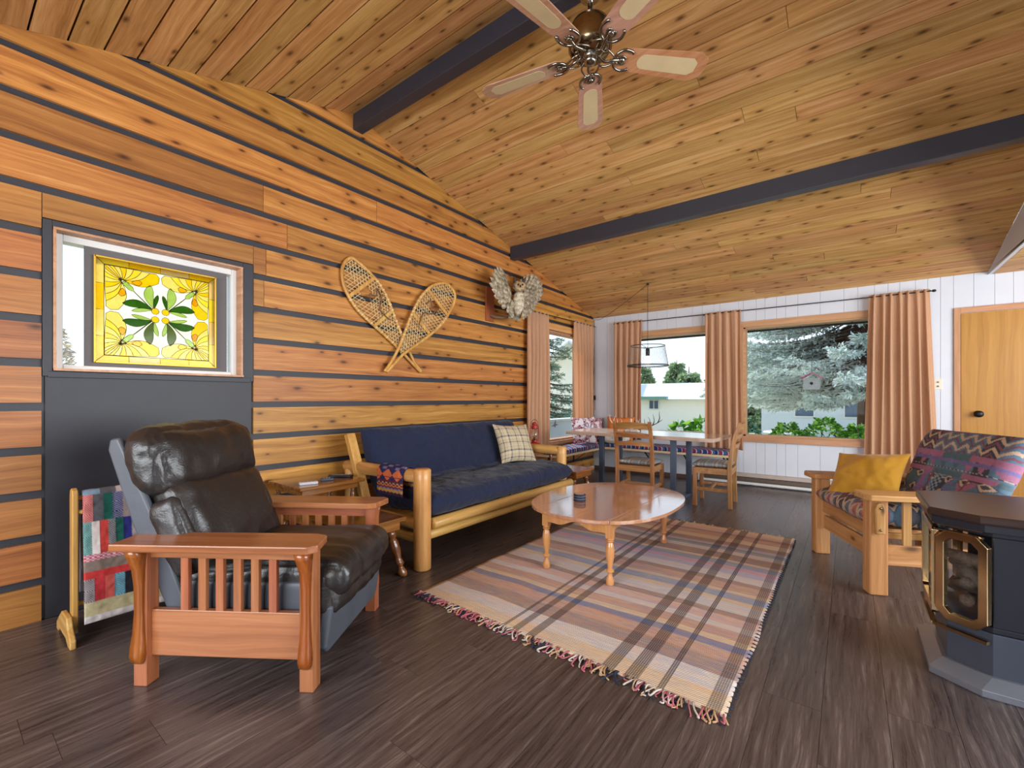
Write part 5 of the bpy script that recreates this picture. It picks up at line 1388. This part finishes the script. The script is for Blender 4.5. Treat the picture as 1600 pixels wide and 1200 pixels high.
def spruce(label, loc, H, R0, z0, seed, cols, per=9, fine=1.0, nn=16, nl=.085, nw=.028):
    t = thing('spruce_tree', label, 'tree', loc)
    G().tube([(0, 0, 0), (0, 0, H*.5), (0, 0, H)], [.26, .16, .02], 12).o('trunk', bark, t, True)
    rs = np.random.RandomState(seed); C = []; D = []; CO = []; g = G(); z = z0
    cols = np.array([lin(c) for c in cols])
    while z < H-.2:
        Rz = R0*(1-z/H)**.8
        for b in range(per):
            a = rs.uniform(0, 6.283); L_ = Rz*rs.uniform(.75, 1.08); dr = rs.uniform(.10, .22); ca_, sa_ = math.cos(a), math.sin(a)
            zz = z+rs.uniform(-.18, .18)
            path = [np.array((ca_*L_*s, sa_*L_*s, zz-dr*L_*math.sin(s*2.1)*1.1)) for s in np.linspace(.05, 1, 7)]
            g.tube(path, [.028, .022, .018, .014, .010, .007, .003], 5)
            ns = max(4, int(L_/.15*fine))
            for k in range(ns):
                s = .22+.78*(k+rs.rand())/ns; p = np.array((ca_*L_*s, sa_*L_*s, zz-dr*L_*math.sin(s*2.1)*1.1))
                for sd_ in (-1, 0, 1):
                    if sd_ == 0 and rs.rand() > .5: continue
                    tl = (.16+.32*(1-s))*rs.uniform(.7, 1.3)
                    d = np.array((ca_*.8-sd_*sa_*.75, sa_*.8+sd_*ca_*.75, rs.uniform(-.55, -.05))); d /= np.linalg.norm(d)
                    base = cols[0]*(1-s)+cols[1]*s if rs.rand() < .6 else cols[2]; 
                    for q in range(nn):
                        u = rs.rand(); C.append(p+d*tl*u); dd = d+rs.normal(size=3)*.42+np.array((0, 0, .10)); D.append(dd)
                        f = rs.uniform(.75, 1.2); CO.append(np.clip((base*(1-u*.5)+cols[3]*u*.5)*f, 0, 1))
        z += .24 if z < 4 else .5
    g.o('branches', bark, t); kids_ = bpy.data.objects[-1] if False else None
    tris('needles', C, D, nl, nw, CO, needle, t); return t
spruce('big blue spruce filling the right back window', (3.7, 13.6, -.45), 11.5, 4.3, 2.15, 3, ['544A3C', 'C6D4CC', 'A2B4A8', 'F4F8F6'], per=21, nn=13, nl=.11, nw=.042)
spruce('dark green spruce seen through the tall corner window', (-3.75, 10.5, -.45), 9, 1.55, .9, 5, ['2E3A2C', '5F7A50', '50694E', 'A9BFB4'], per=7, nn=9)
for i, (x_, y_, h_, r_) in enumerate(((-9.6, 34, 5.0, 1.9), (-7.9, 37, 5.6, 2.0), (-6.1, 34, 4.8, 1.9), (-4.4, 36, 5.6, 2.0), (-2.4, 35, 5.2, 2.0))):
    spruce(('leftmost', 'second from the left', 'middle one', 'second from the right', 'rightmost')[i]+' of the distant green trees above the white house roof', (x_, y_, -1.3), h_, r_, .5, 20+i, ['5A7250', '86A070', '9CB482', 'CBD8B0'], per=9, fine=1.0, nn=6, nl=.38, nw=.2)['group'] = 'distant trees'

# houses beyond the garden
hw = plain('cream siding', 'F2E8DC', .7, var=.02); rfm = plain('white roof metal', 'DADDE0', .5, var=.02)
t = thing('white_house', 'low white house with green eave and small window, beyond the garden', 'house', (-7, 25.5, -1))
G().box(-.6, 4.7, -1.5, 3, 0, 2.13).o('wall', hw, t)
g = G(); g.prism([(-1.9, 2.12), (3.4, 2.12), (2.2, 3.0), (1.2, 3.05)], -.8, 5.0, 0); g.o('roof', rfm, t)
G().box(.9, 2.6, -2.0, -1.5, 2.10, 2.26).o('green_eave', plain('green eave', '6F9484', .6), t)
f = G().box(1.55, 2.12, -1.54, -1.49, 1.55, 2.08).o('window_frame', M_['whitetrim'], t)
for a in (1.60, 1.86): G().box(a, a+.21, -1.55, -1.53, 1.60, 2.03).o('pane', plain('dark far pane', '34465C', .2), f)
t = thing('white_gable', 'tall pale house gable beyond the tall corner window', 'house', (-9.8, 24, -1))
G().prism([(-2.0, 0), (1.9, 0), (1.9, 4.2), (-.1, 5.4), (-2.0, 4.2)], -.1, 3, 1).o('wall', hw, t); g = G(); g.beam((2.3, 1, 4.05), (-.1, 1, 5.55), 4, .1, up=(0,0,1)).beam((-2.4, 1, 4.05), (-.1, 1, 5.55), 4, .1); g.o('roof', rfm, t)
t = thing('garbage_bin', 'teal wheeled garbage bin outside the tall corner window', 'bin', (-7.6, 18.2, -.6))
g = G(); g.add([(-.3,-.3,0),(.3,-.3,0),(.3,.3,0),(-.3,.3,0),(-.36,-.36,1.0),(.36,-.36,1.0),(.36,.36,1.0),(-.36,.36,1.0)], [(0,3,2,1),(4,5,6,7),(0,1,5,4),(1,2,6,5),(2,3,7,6),(3,0,4,7)]); g.o('bin_body', plain('teal plastic', '3F7C7A', .5), t, bevel=.03)
G().prism([(-.4, 1.0), (.4, 1.0), (.38, 1.08), (-.38, 1.14)], -.4, .4, 0).o('bin_lid', plain('pale lid', 'C8CFCE', .5), t, bevel=.02)
for s in (-1, 1): G().lathe([(.08, -.02), (.09, 0), (.08, .02)], (0,0,0), 12, TRS((s*.25, .3, .09), (0, R(90), 0))).o('wheel', M_['blackmetal'], t)
t = thing('garden_wall', 'low white garden wall just outside the tall corner window', 'wall', (-1.0, 7.4, -.45))
G().box(-.08, .08, -1.6, 2.2, 0, 1.17).o('wall_body', M_['white'], t); G().box(-.11, .11, -1.65, 2.25, 1.17, 1.22).o('wall_cap', M_['whitetrim'], t, bevel=.01)
# tan columnar shrubs and a green rail outside the small window
def shrub(name, label, loc, r, h, n, cols, L_, W_, seed, cat='shrub', stems=6, column=False, group=None):
    t = thing(name, label, cat, loc, group=group); rs = np.random.RandomState(seed); g = G()
    for k in range(stems):
        a = rs.uniform(0, 6.28); q = (math.cos(a)*r*.6, math.sin(a)*r*.6, h*rs.uniform(.6, .9)); g.tube([(0, 0, 0), (q[0]*.4, q[1]*.4, q[2]*.6), q], .008, 5)
    g.o('stems', plain('green stem', '5C6B3A', .8), t)
    th_ = rs.uniform(0, 6.283, n); z = rs.uniform(.06, 1, n); rad = r*np.sqrt(np.clip(1-(2*z-.9)**2 if not column else 1-z**3, .05, 1))*rs.uniform(.35, 1, n)**.5
    C = np.c_[np.cos(th_)*rad, np.sin(th_)*rad, z*h]; D = np.c_[np.cos(th_), np.sin(th_), rs.uniform(-.5, .9, n)]+rs.normal(size=(n, 3))*.4
    cols = np.array([lin(c) for c in cols]); ci = rs.randint(0, len(cols), n); col = np.clip(cols[ci]*rs.uniform(.75, 1.2, (n, 1)), 0, 1)
    tris('leaves', C, D, L_, W_, col, leafm, t); return t
gr = ['4E8A2A', '7DB63C', '3F7028', 'A5CF5C']
for i, (x_, y_, r_, h_) in enumerate(((1.02, 7.75, .24, 1.14), (1.36, 7.95, .28, 1.26), (1.72, 7.6, .27, 1.2))):
    shrub('hosta', ('left', 'middle', 'right')[i]+' of the broad-leaved green plants below the first back window', (x_, y_, -.45), r_, h_, 260, gr, .17, .11, 40+i, 'plant', group='plants under the first window')
for i, (x_, y_, r_, h_) in enumerate(((2.55, 8.0, .34, 1.12), (3.02, 8.1, .36, 1.20), (3.42, 7.9, .30, 1.12))):
    shrub('garden_shrub', ('left', 'middle', 'right')[i]+' of the green shrubs below the wide right back window', (x_, y_, -.45), r_*1.2, h_+.08, 1700, gr, .075, .05, 50+i, group='shrubs under the right window')
shrub('fern', 'yellow-green feathery fern at the right end of the right window', (3.78, 7.75, -.45), .26, 1.28, 1500, ['8DBB3E', 'B2D24E', '6EA02E'], .06, .014, 61, 'fern')
shrub('dark_shrub', 'dark green shrub below the first window, behind the middle curtain', (1.75, 9.4, -.45), .3, 1.2, 500, ['3F6E5A', '5E8E76', '2E5142'], .07, .04, 62)
for i, (x_, y_) in enumerate(((-1.9, .15), (-2.3, .62))):
    shrub('column_shrub', ('nearer', 'farther')[i]+' of two tan columnar shrubs outside the small window', (x_, y_, -.45), .26, 2.5-.2*i, 2600, ['A89468', 'C4B07E', '8F7F52'], .08, .03, 70+i, column=True)
t = thing('fence_rail', 'green painted rail outside the small window', 'rail', (-2.6, .9, -.45))
G().box(-.02, .02, -2.5, 2.5, 1.78, 1.86).o('rail', plain('green paint', '3C8A78', .5), t)
for y_ in (-2.4, 0, 2.4): G().box(-.05, .05, y_-.05, y_+.05, 0, 1.9).o('post', M_['whitetrim'], t)

# garden furniture under the spruce
t = thing('patio_table', 'white round patio table under the blue spruce', 'table', (2.35, 10.3, -.45))
G().lathe([(.02, .90), (.42, .90), (.44, .92), (.42, .94), (.0, .94)], n=28).o('table_top', M_['whitetrim'], t); G().lathe([(.22, 0), (.22, .03), (.04, .06), (.035, .90)], n=14).o('pedestal', greys, t)
t = thing('garden_bench', 'white garden bench with slatted seat beyond the shrubs', 'bench', (3.0, 10.0, -.45))
for k in range(4): G().box(-.45, .45, -.2+k*.11, -.12+k*.11, .66, .69).o('slat', M_['whitetrim'], t)
for x_ in (-.42, .38):
    for y_ in (-.18, .16): G().box(x_, x_+.05, y_, y_+.05, 0, .66).o('leg', M_['whitetrim'], t)
for i, (x_, y_) in enumerate(((3.28, 9.1), (3.62, 9.6))):
    t = thing('planter_box', ('nearer', 'farther')[i]+' of two grey square planter boxes under the spruce', 'planter', (x_, y_, -.45))
    g = G(); g.box(-.16, .16, -.16, .16, 0, 1.02+.12*i); g.o('box', plain('blue grey planter', '7E8796', .6), t, bevel=.01); G().box(-.18, .18, -.18, .18, .98+.12*i, 1.03+.12*i).o('rim', greys, t, bevel=.006)
t = thing('bird_house', 'small weathered birdhouse with pink roof hanging in the spruce', 'birdhouse', (2.72, 10.6, 1.32))
G().box(-.14, .14, -.1, .1, 0, .22).o('box', plain('weathered wood', 'A89F96', .8), t); g = G(); g.beam((-.19, 0, .22), (.0, 0, .33), .28, .02, up=(0,0,1)).beam((.19, 0, .22), (0, 0, .33), .28, .02); g.o('roof', plain('pink roof', 'C0557A', .6), t)
G().tube([(0, 0, .32), (0, 0, 1.3)], .004, 5).o('hanger', M_['blackmetal'], t)
G().lathe([(.001, 0), (.03, 0), (.03, .004), (.001, .004)], (0, 0, 0), 12, TRS((0, -.104, .12), (R(90), 0, 0))).o('entrance', M_['gap'], t)

t = thing('grey_house', 'pale grey building with dark windows behind the spruce trunk', 'house', (6.5, 24, -1))
G().box(-6.5, 6, -.1, 3, 0, 2.9).o('wall', plain('pale grey siding', 'C9CDD2', .7, var=.02), t)
for x_ in (-5.2, -3.4, -1.2, 1.0):
    f = G().box(x_, x_+.8, -.14, -.09, 1.3, 2.4).o('window_frame', M_['whitetrim'], t); G().box(x_+.06, x_+.74, -.15, -.135, 1.36, 2.34).o('pane', plain('dark far pane', '4A5C74', .2), f)
g = G(); g.prism([(-.5, 2.88), (3.4, 2.88), (1.4, 3.9)], -6.9, 6.4, 0); g.o('roof', greys, t)
